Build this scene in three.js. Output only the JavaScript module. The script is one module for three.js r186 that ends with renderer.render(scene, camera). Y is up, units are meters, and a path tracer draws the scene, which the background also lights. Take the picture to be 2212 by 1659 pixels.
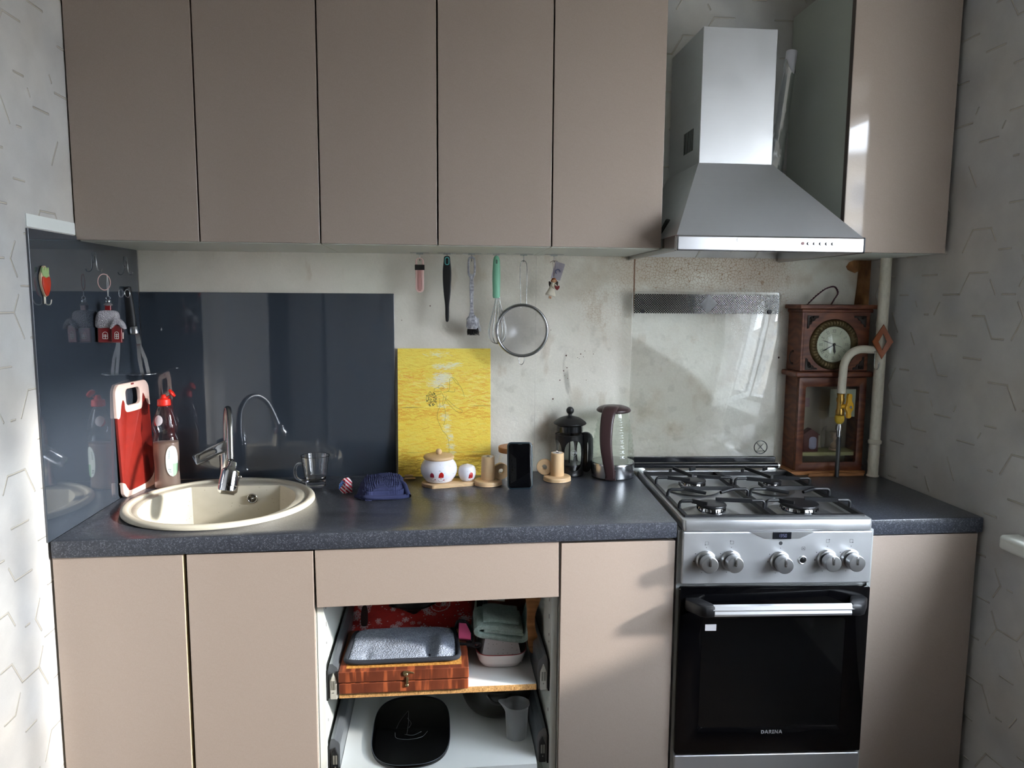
import * as THREE from 'three';
import { RoundedBoxGeometry } from 'three/addons/geometries/RoundedBoxGeometry.js';
import { mergeGeometries, toCreasedNormals } from 'three/addons/utils/BufferGeometryUtils.js';
import { TextGeometry } from 'three/addons/geometries/TextGeometry.js';
import { FontLoader } from 'three/addons/loaders/FontLoader.js';

// ---------- camera, sky, sun, exposure ----------
const scene = new THREE.Scene();
const camera = new THREE.PerspectiveCamera(55.2, 2212 / 1659, 0.05, 200);
{
  const R = Math.PI / 180, p = 6.562 * R, y = 5.644 * R, r = 0.406 * R;
  camera.position.set(0, 1.428, 2.3734);
  camera.up.set(-Math.sin(r) * Math.cos(y), Math.cos(r), -Math.sin(r) * Math.sin(y));
  camera.lookAt(camera.position.x + Math.sin(y) * Math.cos(p), camera.position.y - Math.sin(p), camera.position.z - Math.cos(y) * Math.cos(p));
}
const renderer = new THREE.WebGLRenderer();
renderer.toneMapping = THREE.LinearToneMapping;
renderer.toneMappingExposure = 1.15;
renderer.shadowMap.enabled = true;
{
  const W = 64, H = 32, d = new Float32Array(W * H * 4);
  for (let j = 0; j < H; j++) for (let i = 0; i < W; i++) {
    const e = ((j + 0.5) / H - 0.5) * Math.PI, t = Math.max(0, Math.sin(e)), o = (j * W + i) * 4;
    const c = e > 0 ? [0.86 + 0.1 * t, 0.95 + 0.14 * t, 1.06 + 0.2 * t] : [0.2, 0.195, 0.19];
    d.set([...c, 1], o);
  }
  const sky = new THREE.DataTexture(d, W, H, THREE.RGBAFormat, THREE.FloatType);
  sky.mapping = THREE.EquirectangularReflectionMapping; sky.magFilter = THREE.LinearFilter; sky.needsUpdate = true;
  scene.background = sky; scene.backgroundIntensity = 22;
}
const sun = new THREE.DirectionalLight(new THREE.Color(1, 0.965, 0.91), 7.5);
sun.position.set(-0.3 + 10, 0.9 + 3.8, 0.4 + 3.5); sun.target.position.set(-0.3, 0.9, 0.4);
sun.shadow.radius = 7; sun.shadow.mapSize.set(2048, 2048);
Object.assign(sun.shadow.camera, { left: -4, right: 4, top: 4, bottom: -4, near: 0.1, far: 30 });
scene.add(sun, sun.target);

// ---------- helpers ----------
const TAU = Math.PI * 2, XL = -0.9216, XR = 1.4477, H = 0.86;
const V = (x, y, z) => new THREE.Vector3(x, y, z);
let seed = 7; const rnd = () => { seed |= 0; seed = (seed + 0x6d2b79f5) | 0; let t = Math.imul(seed ^ (seed >>> 15), 1 | seed); t = (t + Math.imul(t ^ (t >>> 7), 61 | t)) ^ t; return ((t ^ (t >>> 14)) >>> 0) / 4294967296; };
const h2 = (x, y, s) => { let n = Math.imul(x, 374761393) + Math.imul(y, 668265263) + Math.imul(s, 974711); n = Math.imul(n ^ (n >>> 13), 1274126177); return ((n ^ (n >>> 16)) >>> 0) / 4294967296; };
const ss = (a, b, x) => { const t = Math.min(1, Math.max(0, (x - a) / (b - a))); return t * t * (3 - 2 * t); };
function vn(x, y, s = 0, px = 0, py = 0) {
  const i = Math.floor(x), j = Math.floor(y), u = ss(0, 1, x - i), v = ss(0, 1, y - j), m = (a, p) => (p ? ((a % p) + p) % p : a);
  const q = (a, b) => h2(m(a, px), m(b, py), s);
  return (q(i, j) * (1 - u) + q(i + 1, j) * u) * (1 - v) + (q(i, j + 1) * (1 - u) + q(i + 1, j + 1) * u) * v;
}
const fbm = (x, y, s, o = 4, px = 0, py = 0) => { let a = 0.5, t = 0, n = 0; for (let k = 0; k < o; k++) { t += a * vn(x, y, s + k, px, py); n += a; a *= 0.5; x *= 2; y *= 2; px *= 2; py *= 2; } return t / n; };
function wrapTex(t, srgb, rx, ry) { t.wrapS = t.wrapT = THREE.RepeatWrapping; t.magFilter = THREE.LinearFilter; if (srgb) t.colorSpace = THREE.SRGBColorSpace; t.repeat.set(rx, ry); t.needsUpdate = true; return t; }
function dtex(w, h, f, srgb = true, rx = 1, ry = 1) {
  const d = new Uint8Array(w * h * 4);
  for (let j = 0; j < h; j++) for (let i = 0; i < w; i++) { const c = f(i, j); d.set([c[0], c[1], c[2], c[3] ?? 255].map((v) => Math.max(0, Math.min(255, v))), (j * w + i) * 4); }
  return wrapTex(new THREE.DataTexture(d, w, h), srgb, rx, ry);
}
function cvs(w, h, draw) { const c = document.createElement('canvas'); c.width = w; c.height = h; const g = c.getContext('2d'); draw(g, w, h); return c; }
const ctex = (w, h, draw, srgb = true, rx = 1, ry = 1) => wrapTex(new THREE.CanvasTexture(cvs(w, h, draw)), srgb, rx, ry);
const grey = (v) => [v, v, v];
const M = (color, roughness = 0.6, metalness = 0, extra = {}) => new THREE.MeshPhysicalMaterial({ color, roughness, metalness, ...extra });
const L = (r, g, b) => new THREE.Color().setRGB(r, g, b);
const glassPane = (c = 0xffffff, r = 0.02, x = {}) => M(c, r, 0, { transmission: 1, thickness: 0, ior: 1.5, ...x });
// geometry
function fin(g) { if (g.index) g = g.toNonIndexed(); for (const k of Object.keys(g.attributes)) if (!['position', 'normal', 'uv'].includes(k)) g.deleteAttribute(k); if (!g.attributes.uv) g.setAttribute('uv', new THREE.BufferAttribute(new Float32Array(g.attributes.position.count * 2), 2)); g.clearGroups(); return g; }
function buv(g) {
  g = fin(g); const p = g.attributes.position, u = g.attributes.uv, a = V(), b = V(), c = V();
  for (let i = 0; i < p.count; i += 3) {
    a.fromBufferAttribute(p, i); b.fromBufferAttribute(p, i + 1); c.fromBufferAttribute(p, i + 2);
    const n = V().crossVectors(b.clone().sub(a), c.clone().sub(a)), x = Math.abs(n.x), y = Math.abs(n.y), z = Math.abs(n.z);
    for (const [k, q] of [[0, a], [1, b], [2, c]]) u.setXY(i + k, ...(x >= y && x >= z ? [q.z, q.y] : y >= z ? [q.x, q.z] : [q.x, q.y]));
  }
  return g;
}
const tf = (g, p = [0, 0, 0], r = [0, 0, 0], s = 1) => g.applyMatrix4(new THREE.Matrix4().compose(V(...p), new THREE.Quaternion().setFromEuler(new THREE.Euler(...r)), Array.isArray(s) ? V(...s) : V(s, s, s)));
const box = (w, h, d, x = 0, y = 0, z = 0, r = 0) => buv(tf(r ? new RoundedBoxGeometry(w, h, d, 2, r) : new THREE.BoxGeometry(w, h, d), [x, y, z]));
const bx = (x0, x1, y0, y1, z0, z1, r = 0) => box(x1 - x0, y1 - y0, z1 - z0, (x0 + x1) / 2, (y0 + y1) / 2, (z0 + z1) / 2, r);
const cyl = (r1, r2, h, p = [0, 0, 0], r = [0, 0, 0], seg = 32, open = false) => fin(tf(new THREE.CylinderGeometry(r1, r2, h, seg, 1, open), p, r));
const lathe = (pts, seg = 48, p = [0, 0, 0], r = [0, 0, 0], s = 1) => fin(tf(new THREE.LatheGeometry(pts.map((q) => new THREE.Vector2(q[0], q[1])), seg), p, r, s));
const smooth = (pts, n = 40) => new THREE.SplineCurve(pts.map((q) => new THREE.Vector2(...q))).getPoints(n).map((q) => [Math.max(0, q.x), q.y]);
const tube = (pts, r, n = 32, k = 10, closed = false) => fin(new THREE.TubeGeometry(new THREE.CatmullRomCurve3(pts.map((q) => V(...q)), closed), n, r, k, closed));
const line = (pts, r, k = 8) => { const c = new THREE.CurvePath(); for (let i = 1; i < pts.length; i++) c.add(new THREE.LineCurve3(V(...pts[i - 1]), V(...pts[i]))); return fin(new THREE.TubeGeometry(c, (pts.length - 1) * 4, r, k)); };
const torus = (R, r, p, rot = [0, 0, 0], s = 1, a = 12, b = 40) => fin(tf(new THREE.TorusGeometry(R, r, a, b), p, rot, s));
const ball = (r, p, s = 1, n = 28) => fin(tf(new THREE.SphereGeometry(r, n, Math.round(n * 0.7)), p, [0, 0, 0], s));
const shp = (pts) => new THREE.Shape(pts.map((q) => new THREE.Vector2(...q)));
const spl = (pts, n = 80) => new THREE.Shape(new THREE.CatmullRomCurve3(pts.map((q) => V(q[0], q[1], 0)), true).getPoints(n).slice(0, -1).map((q) => new THREE.Vector2(q.x, q.y)));
function rr(w, h, r, x = 0, y = 0, n = 6) { const s = [], c = [[w / 2 - r, h / 2 - r, 0], [-w / 2 + r, h / 2 - r, 1], [-w / 2 + r, -h / 2 + r, 2], [w / 2 - r, -h / 2 + r, 3]]; for (const [a, b, q] of c) for (let i = 0; i <= n; i++) { const t = (q + i / n) * Math.PI / 2; s.push([x + a + r * Math.cos(t), y + b + r * Math.sin(t)]); } return s; }
const ext = (shape, depth, bevel = 0, crease = 0.6, seg = 2) => buv(toCreasedNormals(fin(new THREE.ExtrudeGeometry(shape, { depth: depth - 2 * bevel, bevelEnabled: bevel > 0, bevelSize: bevel, bevelOffset: -bevel, bevelThickness: bevel, bevelSegments: seg, curveSegments: 24 })), crease)).translate(0, 0, bevel);
const flat = (g) => g.rotateX(-Math.PI / 2); // a shape drawn in (x, -z), extruded upwards
function grid(nu, nv, f, wrapU = false) { // a sheet of points with smooth normals
  const p = [], u = [], ix = [];
  for (let j = 0; j <= nv; j++) for (let i = 0; i <= nu; i++) { p.push(...f(i / nu, j / nv)); u.push(i / nu, j / nv); }
  for (let j = 0; j < nv; j++) for (let i = 0; i < nu; i++) { const a = j * (nu + 1) + i, b = a + 1, c = a + nu + 1, d = c + 1; ix.push(a, b, d, a, d, c); }
  const g = new THREE.BufferGeometry(); g.setAttribute('position', new THREE.Float32BufferAttribute(p, 3)); g.setAttribute('uv', new THREE.Float32BufferAttribute(u, 2)); g.setIndex(ix); g.computeVertexNormals();
  if (wrapU) { const n = g.attributes.normal; for (let j = 0; j <= nv; j++) { const a = j * (nu + 1), b = a + nu, q = V().fromBufferAttribute(n, a).add(V().fromBufferAttribute(n, b)).normalize(); n.setXYZ(a, q.x, q.y, q.z); n.setXYZ(b, q.x, q.y, q.z); } }
  return fin(g);
}
const merge = (gs) => (Array.isArray(gs) ? (gs.length > 1 ? mergeGeometries(gs.map(fin)) : gs[0]) : gs);
// objects
const used = {};
const numbered = (n) => { const k = used[n] = (used[n] ?? -1) + 1; return k ? `${n}_${String(k).padStart(3, '0')}` : n; };
function tag(o, label, category, group) { o.userData = { label, category }; if (group) o.userData.group = group; return o; }
function thing(name, label, category, p = [0, 0, 0], ry = 0, group) { const o = new THREE.Group(); o.name = numbered(name); o.position.set(...p); o.rotation.y = ry; scene.add(o); return tag(o, label, category, group); }
function part(name, gs, mat, parent, label) { const m = new THREE.Mesh(merge(gs), mat); m.name = name; parent.add(m); if (label) m.userData.label = label; return m; }
function one(name, label, category, gs, mat, p = [0, 0, 0], ry = 0, group) { const m = new THREE.Mesh(merge(gs), mat); m.name = numbered(name); m.position.set(...p); m.rotation.y = ry; scene.add(m); return tag(m, label, category, group); }
function struct(name, gs, mat) { const m = new THREE.Mesh(merge(gs), mat); m.name = name; m.userData.kind = 'structure'; scene.add(m); return m; }
const font = await new FontLoader().loadAsync('fonts/droid/droid_sans_bold.typeface.json');
const text = (s, size, depth, p, r = [0, 0, 0], sc = 1) => { const g = new TextGeometry(s, { font, size, depth, curveSegments: 4 }); g.computeBoundingBox(); g.translate(-(g.boundingBox.max.x + g.boundingBox.min.x) / 2, 0, 0); return fin(tf(g, p, r, sc)); };

// ---------- materials ----------
const T = {};
// wallpaper: mottled grey with a raised honeycomb of broken lines, 0.804 x 0.812 m
{
  const S = 1024, a = 0.067, W = 12 * a, hh = a * Math.sqrt(3), HT = 7 * hh, px = S / W, py = S / HT, edges = [];
  for (let i = 0; i < 8; i++) for (let j = 0; j < 7; j++) {
    const cx = i * 1.5 * a, cy = (j + (i % 2) / 2) * hh, v = [0, 1, 2, 3].map((k) => [cx + a * Math.cos(k * Math.PI / 3), cy + a * Math.sin(k * Math.PI / 3)]);
    for (let k = 0; k < 3; k++) { const q = rnd(); if (q < (k === 1 ? 0.82 : 0.46)) { const t0 = rnd() < 0.3 ? 0.4 : 0, t1 = rnd() < 0.3 ? 0.65 : 1; edges.push([v[k], v[k + 1], t0, t1]); } }
  }
  const draw = (g, w, style) => { g.lineWidth = w; g.lineCap = 'round'; g.strokeStyle = style; for (const [p, q, t0, t1] of edges) for (const ox of [-1, 0, 1]) for (const oy of [-1, 0, 1]) { const l = (t) => [(p[0] + (q[0] - p[0]) * t) * px + ox * S, (p[1] + (q[1] - p[1]) * t) * py + oy * S]; g.beginPath(); g.moveTo(...l(t0)); g.lineTo(...l(t1)); g.stroke(); } };
  T.paper = ctex(S, S, (g) => {
    const im = g.createImageData(S, S);
    for (let j = 0; j < S; j++) for (let i = 0; i < S; i++) { const n = fbm(i / 128, j / 128, 3, 5, 8, 8) - 0.5, m = fbm(i / 256, j / 256, 31, 3, 4, 4) - 0.5, f = (h2(i, j, 5) - 0.5) * 6; im.data.set([196 + n * 36 + m * 9 + f, 194 + n * 35 + f, 190 + n * 32 - m * 12 + f, 255], (j * S + i) * 4); }
    g.putImageData(im, 0, 0); draw(g, 5, 'rgba(150,144,132,0.3)'); draw(g, 2.6, 'rgba(214,206,186,0.8)');
  }, true, 1 / W, 1 / HT);
  T.paperB = ctex(S, S, (g) => { g.fillStyle = '#303030'; g.fillRect(0, 0, S, S); draw(g, 7, '#707070'); draw(g, 4, '#ffffff'); }, false, 1 / W, 1 / HT);
}
const paper = M(0xffffff, 0.75, 0, { map: T.paper, bumpMap: T.paperB, bumpScale: 0.003 });
// worktop: charcoal with pale curled flecks, 0.45 m
const fleck = ctex(1024, 1024, (g, w) => {
  g.fillStyle = '#34373f'; g.fillRect(0, 0, w, w);
  for (let k = 0; k < 9000; k++) { const v = 40 + rnd() * 40; g.fillStyle = `rgba(${v},${v + 3},${v + 12},0.5)`; g.fillRect(rnd() * w, rnd() * w, 2 + rnd() * 5, 2 + rnd() * 5); }
  for (let k = 0; k < 14000; k++) { const x = rnd() * w, y = rnd() * w, a = rnd() * TAU, l = 2.5 + rnd() * 4, c = (rnd() - 0.5) * 3, v = 95 + rnd() * 65; g.strokeStyle = `rgba(${v},${v + 6},${v + 14},${0.4 + rnd() * 0.45})`; g.lineWidth = 1.5; for (const o of [0, -w, w]) { g.beginPath(); g.moveTo(x + o, y); g.quadraticCurveTo(x + o + Math.cos(a) * l, y + Math.sin(a) * l, x + o + Math.cos(a + c) * l * 1.8, y + Math.sin(a + c) * l * 1.8); g.stroke(); } }
}, true, 1 / 0.45, 1 / 0.45);
const stoneB = dtex(256, 256, (i, j) => grey(fbm(i / 8, j / 8, 41, 3, 32, 32) * 255), false, 8, 8);
const worktopM = M(0xffffff, 0.28, 0, { map: fleck, bumpMap: stoneB, bumpScale: 0.00012 });
// beige satin fronts with a fine metallic grain
const grain = dtex(512, 512, (i, j) => { const n = (h2(i, j, 9) - 0.5) * 14 + (vn(i / 2, j / 2, 4, 256, 256) - 0.5) * 10; return [162 + n, 147 + n, 136 + n]; }, true, 6, 6);
const front = M(0xffffff, 0.16, 0, { map: grain });
const frontEdge = M(0x4b413a, 0.5), white = M(0xdfe3dc, 0.45), offWhite = M(0xcfd2c8, 0.5), darkIn = M(0x15130f, 0.8);
const slate = M(L(0.04, 0.05, 0.065), 0.04, 0, { ior: 1.85 }), black = M(0x0c0c0e, 0.35), blackGloss = M(0x060608, 0.06), rubber = M(0x101113, 0.55);
const brush = dtex(256, 256, (i, j) => grey(122 + (h2(0, j, 12) - 0.5) * 14 + (vn(i / 60, j / 2, 8, 0, 128) - 0.5) * 16 + (fbm(i / 40, j / 40, 14, 3, 7, 7) - 0.5) * 50), false, 4, 4);
const steel = M(0xcdced0, 0.8, 0.78, { roughnessMap: brush }), steelDark = M(0x8b8b8d, 0.7, 1, { roughnessMap: brush }), chrome = M(0xd8dade, 0.09, 1), wire = M(0xb2b2b0, 0.25, 1), iron = M(0x17181b, 0.42), greyMetal = M(0x7d8389, 0.35, 0.9);
const wood = (w, h, c, f, rx, ry, s) => dtex(w, h, (i, j) => { const y = j / h, r = fbm(i / w * 3, y * 24, s, 4, 3, 24), k = 0.5 + 0.5 * Math.sin((y * 9 + fbm(i / w * 2, y * 3, s + 9, 3, 2, 3) * 5) * TAU), n = (r - 0.5) * f + (k - 0.5) * f * 0.45; return [c[0] + n, c[1] + n * 0.85, c[2] + n * 0.6]; }, true, rx, ry);
const beech = M(0xffffff, 0.5, 0, { map: wood(256, 256, [216, 180, 136], 26, 6, 6, 51) }), oakDark = M(0xffffff, 0.45, 0, { map: wood(256, 256, [104, 56, 34], 48, 4, 4, 61) }), boardWood = M(0xffffff, 0.5, 0, { map: wood(256, 256, [166, 112, 66], 44, 5, 5, 71) });
const clay = M(0xe8c59a, 0.3, 0, { map: dtex(128, 128, (i, j) => { const n = (fbm(i / 16, j / 16, 77, 4, 8, 8) - 0.5) * 22; return [250 + n, 248 + n, 244 + n]; }) });
const clear = glassPane(0xffffff, 0.03), clearSoft = glassPane(0xeef2f6, 0.12), cream = M(0xcdcac0, 0.4, 0, { map: dtex(128, 256, (i, j) => { const n = (fbm(i / 16, j / 16, 17, 4, 8, 16) - 0.5) * 14, c = h2(i, j, 3) > 0.9985 ? -90 : 0; return [246 + n + c, 242 + n + c, 232 + n * 1.2 + c * 1.1]; }, true, 4, 3) });

// ---------- the room ----------
const plaster = M(0xb9b6ae, 0.85), floorM = M(0xffffff, 0.45, 0, { map: wood(512, 512, [84, 66, 50], 26, 1.2, 1.2, 91) });
struct('floor', bx(-3.2, 1.9, -0.15, 0, -0.2, 5.2), floorM);
struct('ceiling', bx(-3.2, 1.9, 2.6, 2.75, -0.2, 5.2), M(0xa5a39d, 0.8));
const back = struct('wall_back', bx(-3.2, 1.9, 0, 2.6, -0.2, 0), paper);
struct('wall_left', [bx(-1.12, XL, 0, 2.6, 0, 1.74), bx(-1.12, XL, 2.2, 2.6, 1.74, 3.3), bx(-1.12, XL, 0, 2.6, 3.3, 5)], paper);
struct('wall_hall', [bx(-3.2, -3.0, 0, 2.6, 0, 5), bx(-3.0, -1.12, 0, 2.6, 1.2, 1.4)], plaster);
struct('wall_front', bx(-3.2, 1.9, 0, 2.6, 5.0, 5.2), M(0x5d5a54, 0.85));
const WZ0 = 0.83, WZ1 = 2.5, WY0 = 0.85, WY1 = 2.2, WX = XR + 0.3;
struct('wall_right', [bx(XR, WX, 0, 2.6, 0, WZ0), bx(XR, WX, 0, 2.6, WZ1, 5), bx(XR, WX, 0, WY0 - 0.04, WZ0, WZ1), bx(XR, WX, WY1, 2.6, WZ0, WZ1)], paper);
struct('trim_1', bx(XL, XL + 0.003, 1.583, 1.612, 0.01, 0.602), M(0xe4e8e4, 0.7)); // bare plaster strip above the side panel
{ // window in the right wall: fixed lights, one sash open into the room, sill
  const w = new THREE.Group(); w.name = 'window_1'; w.userData.kind = 'structure'; scene.add(w);
  const pvc = M(0xe9ebea, 0.3), fx = WX - 0.1, fr = (z0, z1, y0, y1, t) => [bx(fx, fx + 0.07, y0, y1, z0, z0 + t), bx(fx, fx + 0.07, y0, y1, z1 - t, z1), bx(fx, fx + 0.07, y0, y0 + t, z0 + t, z1 - t), bx(fx, fx + 0.07, y1 - t, y1, z0 + t, z1 - t)];
  part('window_frame', [...fr(WZ0, WZ1, WY0, WY1, 0.05), bx(fx, fx + 0.07, WY0 + 0.05, WY1 - 0.05, 1.56, 1.63), bx(fx, fx + 0.07, WY0 + 0.05, WY1 - 0.05, WZ0 + 0.05, WZ0 + 0.14)], pvc, w);
  part('window_sash', fr(1.63, WZ1 - 0.05, WY0 + 0.05, WY1 - 0.05, 0.05).map((g) => g.translate(-0.01, 0, 0)), pvc, w);
  part('window_pane', bx(fx + 0.03, fx + 0.034, WY0 + 0.1, WY1 - 0.1, 1.68, WZ1 - 0.1), clear, w);
  const s = new THREE.Group(); s.name = 'open_sash'; s.position.set(fx - 0.02, 0, 1.57); s.rotation.y = 1.25; w.add(s);
  const y0 = WY0 + 0.05, y1 = WY1 - 0.05, hz = -0.52;
  part('sash_frame', [bx(-0.05, 0, y0, y1, hz, hz + 0.055), bx(-0.05, 0, y0, y1, -0.055, 0), bx(-0.05, 0, y0, y0 + 0.055, hz + 0.055, -0.055), bx(-0.05, 0, y1 - 0.055, y1, hz + 0.055, -0.055)], pvc, s);
  part('sash_pane', bx(-0.027, -0.023, y0 + 0.055, y1 - 0.055, hz + 0.055, -0.055), clear, s);
  part('sash_handle', [box(0.012, 0.06, 0.022, -0.056, 1.45, hz + 0.028, 0.004), box(0.014, 0.12, 0.016, -0.075, 1.4, hz + 0.028, 0.005)], pvc, s);
  part('window_sill', bx(XR - 0.048, WX - 0.1, 0.812, 0.85, 0.705, 2.6, 0.01), M(0xdcdfd8, 0.35), w);
}
one('sheer_curtain', 'white sheer curtain at the window, mirrored in the raised hob lid', 'curtain', grid(160, 4, (u, v) => [1.365 + 0.022 * Math.sin(u * 62) + 0.01 * Math.sin(u * 23 + 1), 0.12 + v * 2.36, 1.63 + u * 1.0]), M(0xe9e9ea, 0.95, 0, { transmission: 0.45, thickness: 0, side: THREE.DoubleSide }));
one('curtain_rail', 'white curtain rail above the window', 'rail', cyl(0.012, 0.012, 2.1, [1.365, 2.49, 1.65], [Math.PI / 2, 0, 0], 16), M(0xd8d8d6, 0.4));
{ // stained covering of the back wall below the wall cupboards, two sheets that meet in a seam
  const W = 2048, Hh = 640, X0 = -0.93, Y0 = 0.84, sx = 2.36 / W, sy = 0.74 / Hh;
  const vor = (x, y, s) => { const i = Math.floor(x), j = Math.floor(y); let f1 = 9, f2 = 9; for (let a = -1; a < 2; a++) for (let b = -1; b < 2; b++) { const d = Math.hypot(i + a + h2(i + a, j + b, s) - x, j + b + h2(i + a, j + b, s + 1) - y); if (d < f1) { f2 = f1; f1 = d; } else if (d < f2) f2 = d; } return f2 - f1; };
  const cover = dtex(W, Hh, (i, j) => {
    const x = X0 + i * sx, y = Y0 + j * sy, n = fbm(x * 14, y * 14, 21, 5) - 0.5, m = fbm(x * 4, y * 4, 25, 3) - 0.5, f = (h2(i, j, 6) - 0.5) * 8;
    let c = [219 + n * 20 + f, 214 + n * 20 + f + m * 8, 201 + n * 22 + f + m * 6];
    const wx = x + (fbm(x * 60, y * 60, 27, 2) - 0.5) * 0.012, wy = y + (fbm(x * 60, y * 60, 28, 2) - 0.5) * 0.012;
    const v = vor(wx / 0.0095, wy / 0.0095, 33), patch = fbm(x * 7, y * 7, 23, 3);
    const heavy = ss(0.42, 0.7, x + (patch - 0.5) * 0.3) * ss(1.3, 1.5, y + (patch - 0.5) * 0.3) * (1 - ss(1.06, 1.25, x)), faint = ss(0.02, 0.2, x) * (1 - ss(1.15, 1.3, x)) * 0.35;
    const line = 1 - ss(0.02, 0.13, v), brown = heavy * line * 0.8, pale = faint * line * (1 - heavy);
    const grime = ss(0.42, 0.75, fbm(x * 9, y * 9, 29, 5) + ss(1.36, 1.56, y) * 0.32 - 0.12) * ss(0.25, 0.6, x) * 0.22 + ss(0.74, 0.9, fbm(x * 26, y * 10, 43, 4) + 0.08) * 0.12;
    const t = [128, 92, 56]; c = c.map((q, k) => q + (t[k] - q) * Math.min(1, brown * 0.8 + grime) + pale * 22);
    const rust = (1 - ss(0.0012, 0.0035, Math.abs(x - 0.632 + (n) * 0.004))) * ss(1.36, 1.44, y); c = c.map((q, k) => q + ([96, 56, 30][k] - q) * rust * 0.8);
    const grey1 = ss(0.62, 0.8, fbm(x * 30, y * 30, 45, 3)) * ss(0.02, 0.25, x) * (1 - ss(1.3, 1.42, y)) * 0.35; c = c.map((q) => q - grey1 * 34);
    const drip = (1 - ss(0.004, 0.012, Math.abs(x - 0.418 + Math.sin(y * 22) * 0.008))) * ss(1.0, 1.04, y) * (1 - ss(1.22, 1.27, y)) * ss(0.35, 0.6, fbm(x * 50, y * 18, 46, 3)); c = c.map((q) => q - drip * 46);
    return c;
  }, true, 1 / 2.36, 1 / 0.74);
  cover.offset.set(-X0 / 2.36, -Y0 / 0.74);
  const m = M(0xffffff, 0.5, 0, { map: cover, bumpMap: dtex(256, 256, (i, j) => grey(fbm(i / 10, j / 10, 57, 3, 26, 26) * 255), false, 5, 5), bumpScale: 0.0004 });
  part('wall_sheet', bx(-0.9156, 0.3096, 0.85, 1.569, 0.0002, 0.003), m, back); part('wall_sheet_001', bx(0.3102, XR - 0.004, 0.85, 1.569, 0.0002, 0.003), m, back);
  const spot = M(0x4a2413, 0.7), sp = []; // burnt spatter
  for (const [x, y, r] of [[0.412, 1.247, 4], [0.46, 1.252, 3], [0.469, 1.243, 2], [0.455, 1.236, 2], [0.474, 1.262, 2], [0.502, 1.252, 2], [0.415, 1.207, 3], [0.404, 1.197, 3], [0.408, 1.181, 2], [0.392, 1.166, 3], [0.418, 1.172, 2], [0.48, 1.166, 2], [0.37, 1.104, 4], [0.45, 1.24, 2], [-0.03, 1.406, 3], [0.36, 1.33, 2], [-0.12, 1.36, 2], [1.137, 1.24, 5]]) sp.push(fin(tf(new THREE.SphereGeometry(0.0006 * r, 8, 6), [x, y, 0.003], [0, 0, 0], [1, 1.2, 0.3])));
  part('spatter', sp, spot, back).userData.kind = 'stuff';
}
{ // torn strips of old brown packing tape in the corner
  const t = M(0xffffff, 0.3, 0, { transparent: true, opacity: 0.82, map: dtex(64, 128, (i, j) => { const n = (fbm(i / 9, j / 20, 201, 4, 7, 6) - 0.5) * 110; return [150 + n, 104 + n * 0.8, 64 + n * 0.6]; }, true, 8, 5) });
  const strip = (pts, z) => { const a = new THREE.Shape(pts.map((q) => new THREE.Vector2(...q))); return ext(a, 0.0012, 0).translate(0, 0, z); };
  one('packing_tape', 'torn brown packing tape stuck to the wall behind the white gas pipe', 'tape', [strip([[1.385, 1.568], [1.444, 1.568], [1.444, 1.41], [1.42, 1.405], [1.392, 1.41], [1.398, 1.48], [1.4, 1.53], [1.388, 1.524], [1.362, 1.535], [1.356, 1.545], [1.366, 1.56]], 0.0035), strip([[1.4, 1.566], [1.418, 1.566], [1.412, 1.45], [1.405, 1.4], [1.398, 1.45]], 0.0049)], t);
}
// ---------- glass splashbacks ----------
one('side_splashback', 'tall dark slate glass panel on the left wall beside the sink', 'splashback', bx(XL, XL + 0.006, 0.852, 1.58, 0.01, 0.604, 0.0015), slate);
one('sink_splashback', 'wide dark slate glass panel on the back wall behind the sink', 'splashback', bx(XL + 0.0065, -0.1435, 0.856, 1.4435, 0.0035, 0.0095, 0.0015), slate);

// ---------- wall cupboards ----------
const X0 = -0.9195, CW = 0.3052, UY0 = 1.569, UY1 = 2.34;
function wallCupboard(label, i0, n, y0 = UY0) {
  const c = thing('wall_cupboard', label, 'cupboard', [X0 + i0 * CW, y0, 0], 0, 'beige wall cupboards above the worktop');
  const w = n * CW, h = UY1 - y0, e = 0.001;
  part('carcass', [bx(e, 0.016, 0, h, 0.004, 0.361), bx(w - 0.016, w - e, 0, h, 0.004, 0.361), bx(0.016, w - 0.016, 0, 0.016, 0.004, 0.361), bx(0.016, w - 0.016, h - 0.016, h, 0.004, 0.361), bx(0.016, w - 0.016, 0.016, h - 0.016, 0.004, 0.008)], offWhite, c);
  for (let k = 0; k < n; k++) part('door', box(CW - 0.004, h - 0.003, 0.018, (k + 0.5) * CW, h / 2 + 0.0005, 0.372, 0.0012), front, c);
  return c;
}
wallCupboard('two-door beige wall cupboard above the sink, against the left wall', 0, 2);
wallCupboard('two-door beige wall cupboard above the hanging whisk and brush', 2, 2);
wallCupboard('single-door beige wall cupboard beside the cooker hood', 4, 1);
{
  const c = thing('wall_cupboard', 'beige wall cupboard right of the hood with its pale side showing', 'cupboard', [1.131, 1.567, 0]), h = 0.762, w = 0.306;
  part('side_panel', bx(0, 0.016, 0, h, 0.004, 0.361), M(0xaeb4a8, 0.4), c, 'pale grey side panel');
  part('carcass', [bx(w - 0.016, w, 0, h, 0.004, 0.361), bx(0.016, w - 0.016, 0, 0.016, 0.004, 0.361), bx(0.016, w - 0.016, h - 0.016, h, 0.004, 0.361), bx(0.016, w - 0.016, 0.016, h - 0.016, 0.004, 0.008)], offWhite, c);
  part('door', bx(-0.004, w - 0.002, 0, h, 0.363, 0.381, 0.0012), M(0xffffff, 0.06, 0, { map: grain }), c);
  part('edge_band', bx(-0.0052, -0.0042, 0.001, h - 0.001, 0.3635, 0.3805), frontEdge, c);
}
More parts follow.
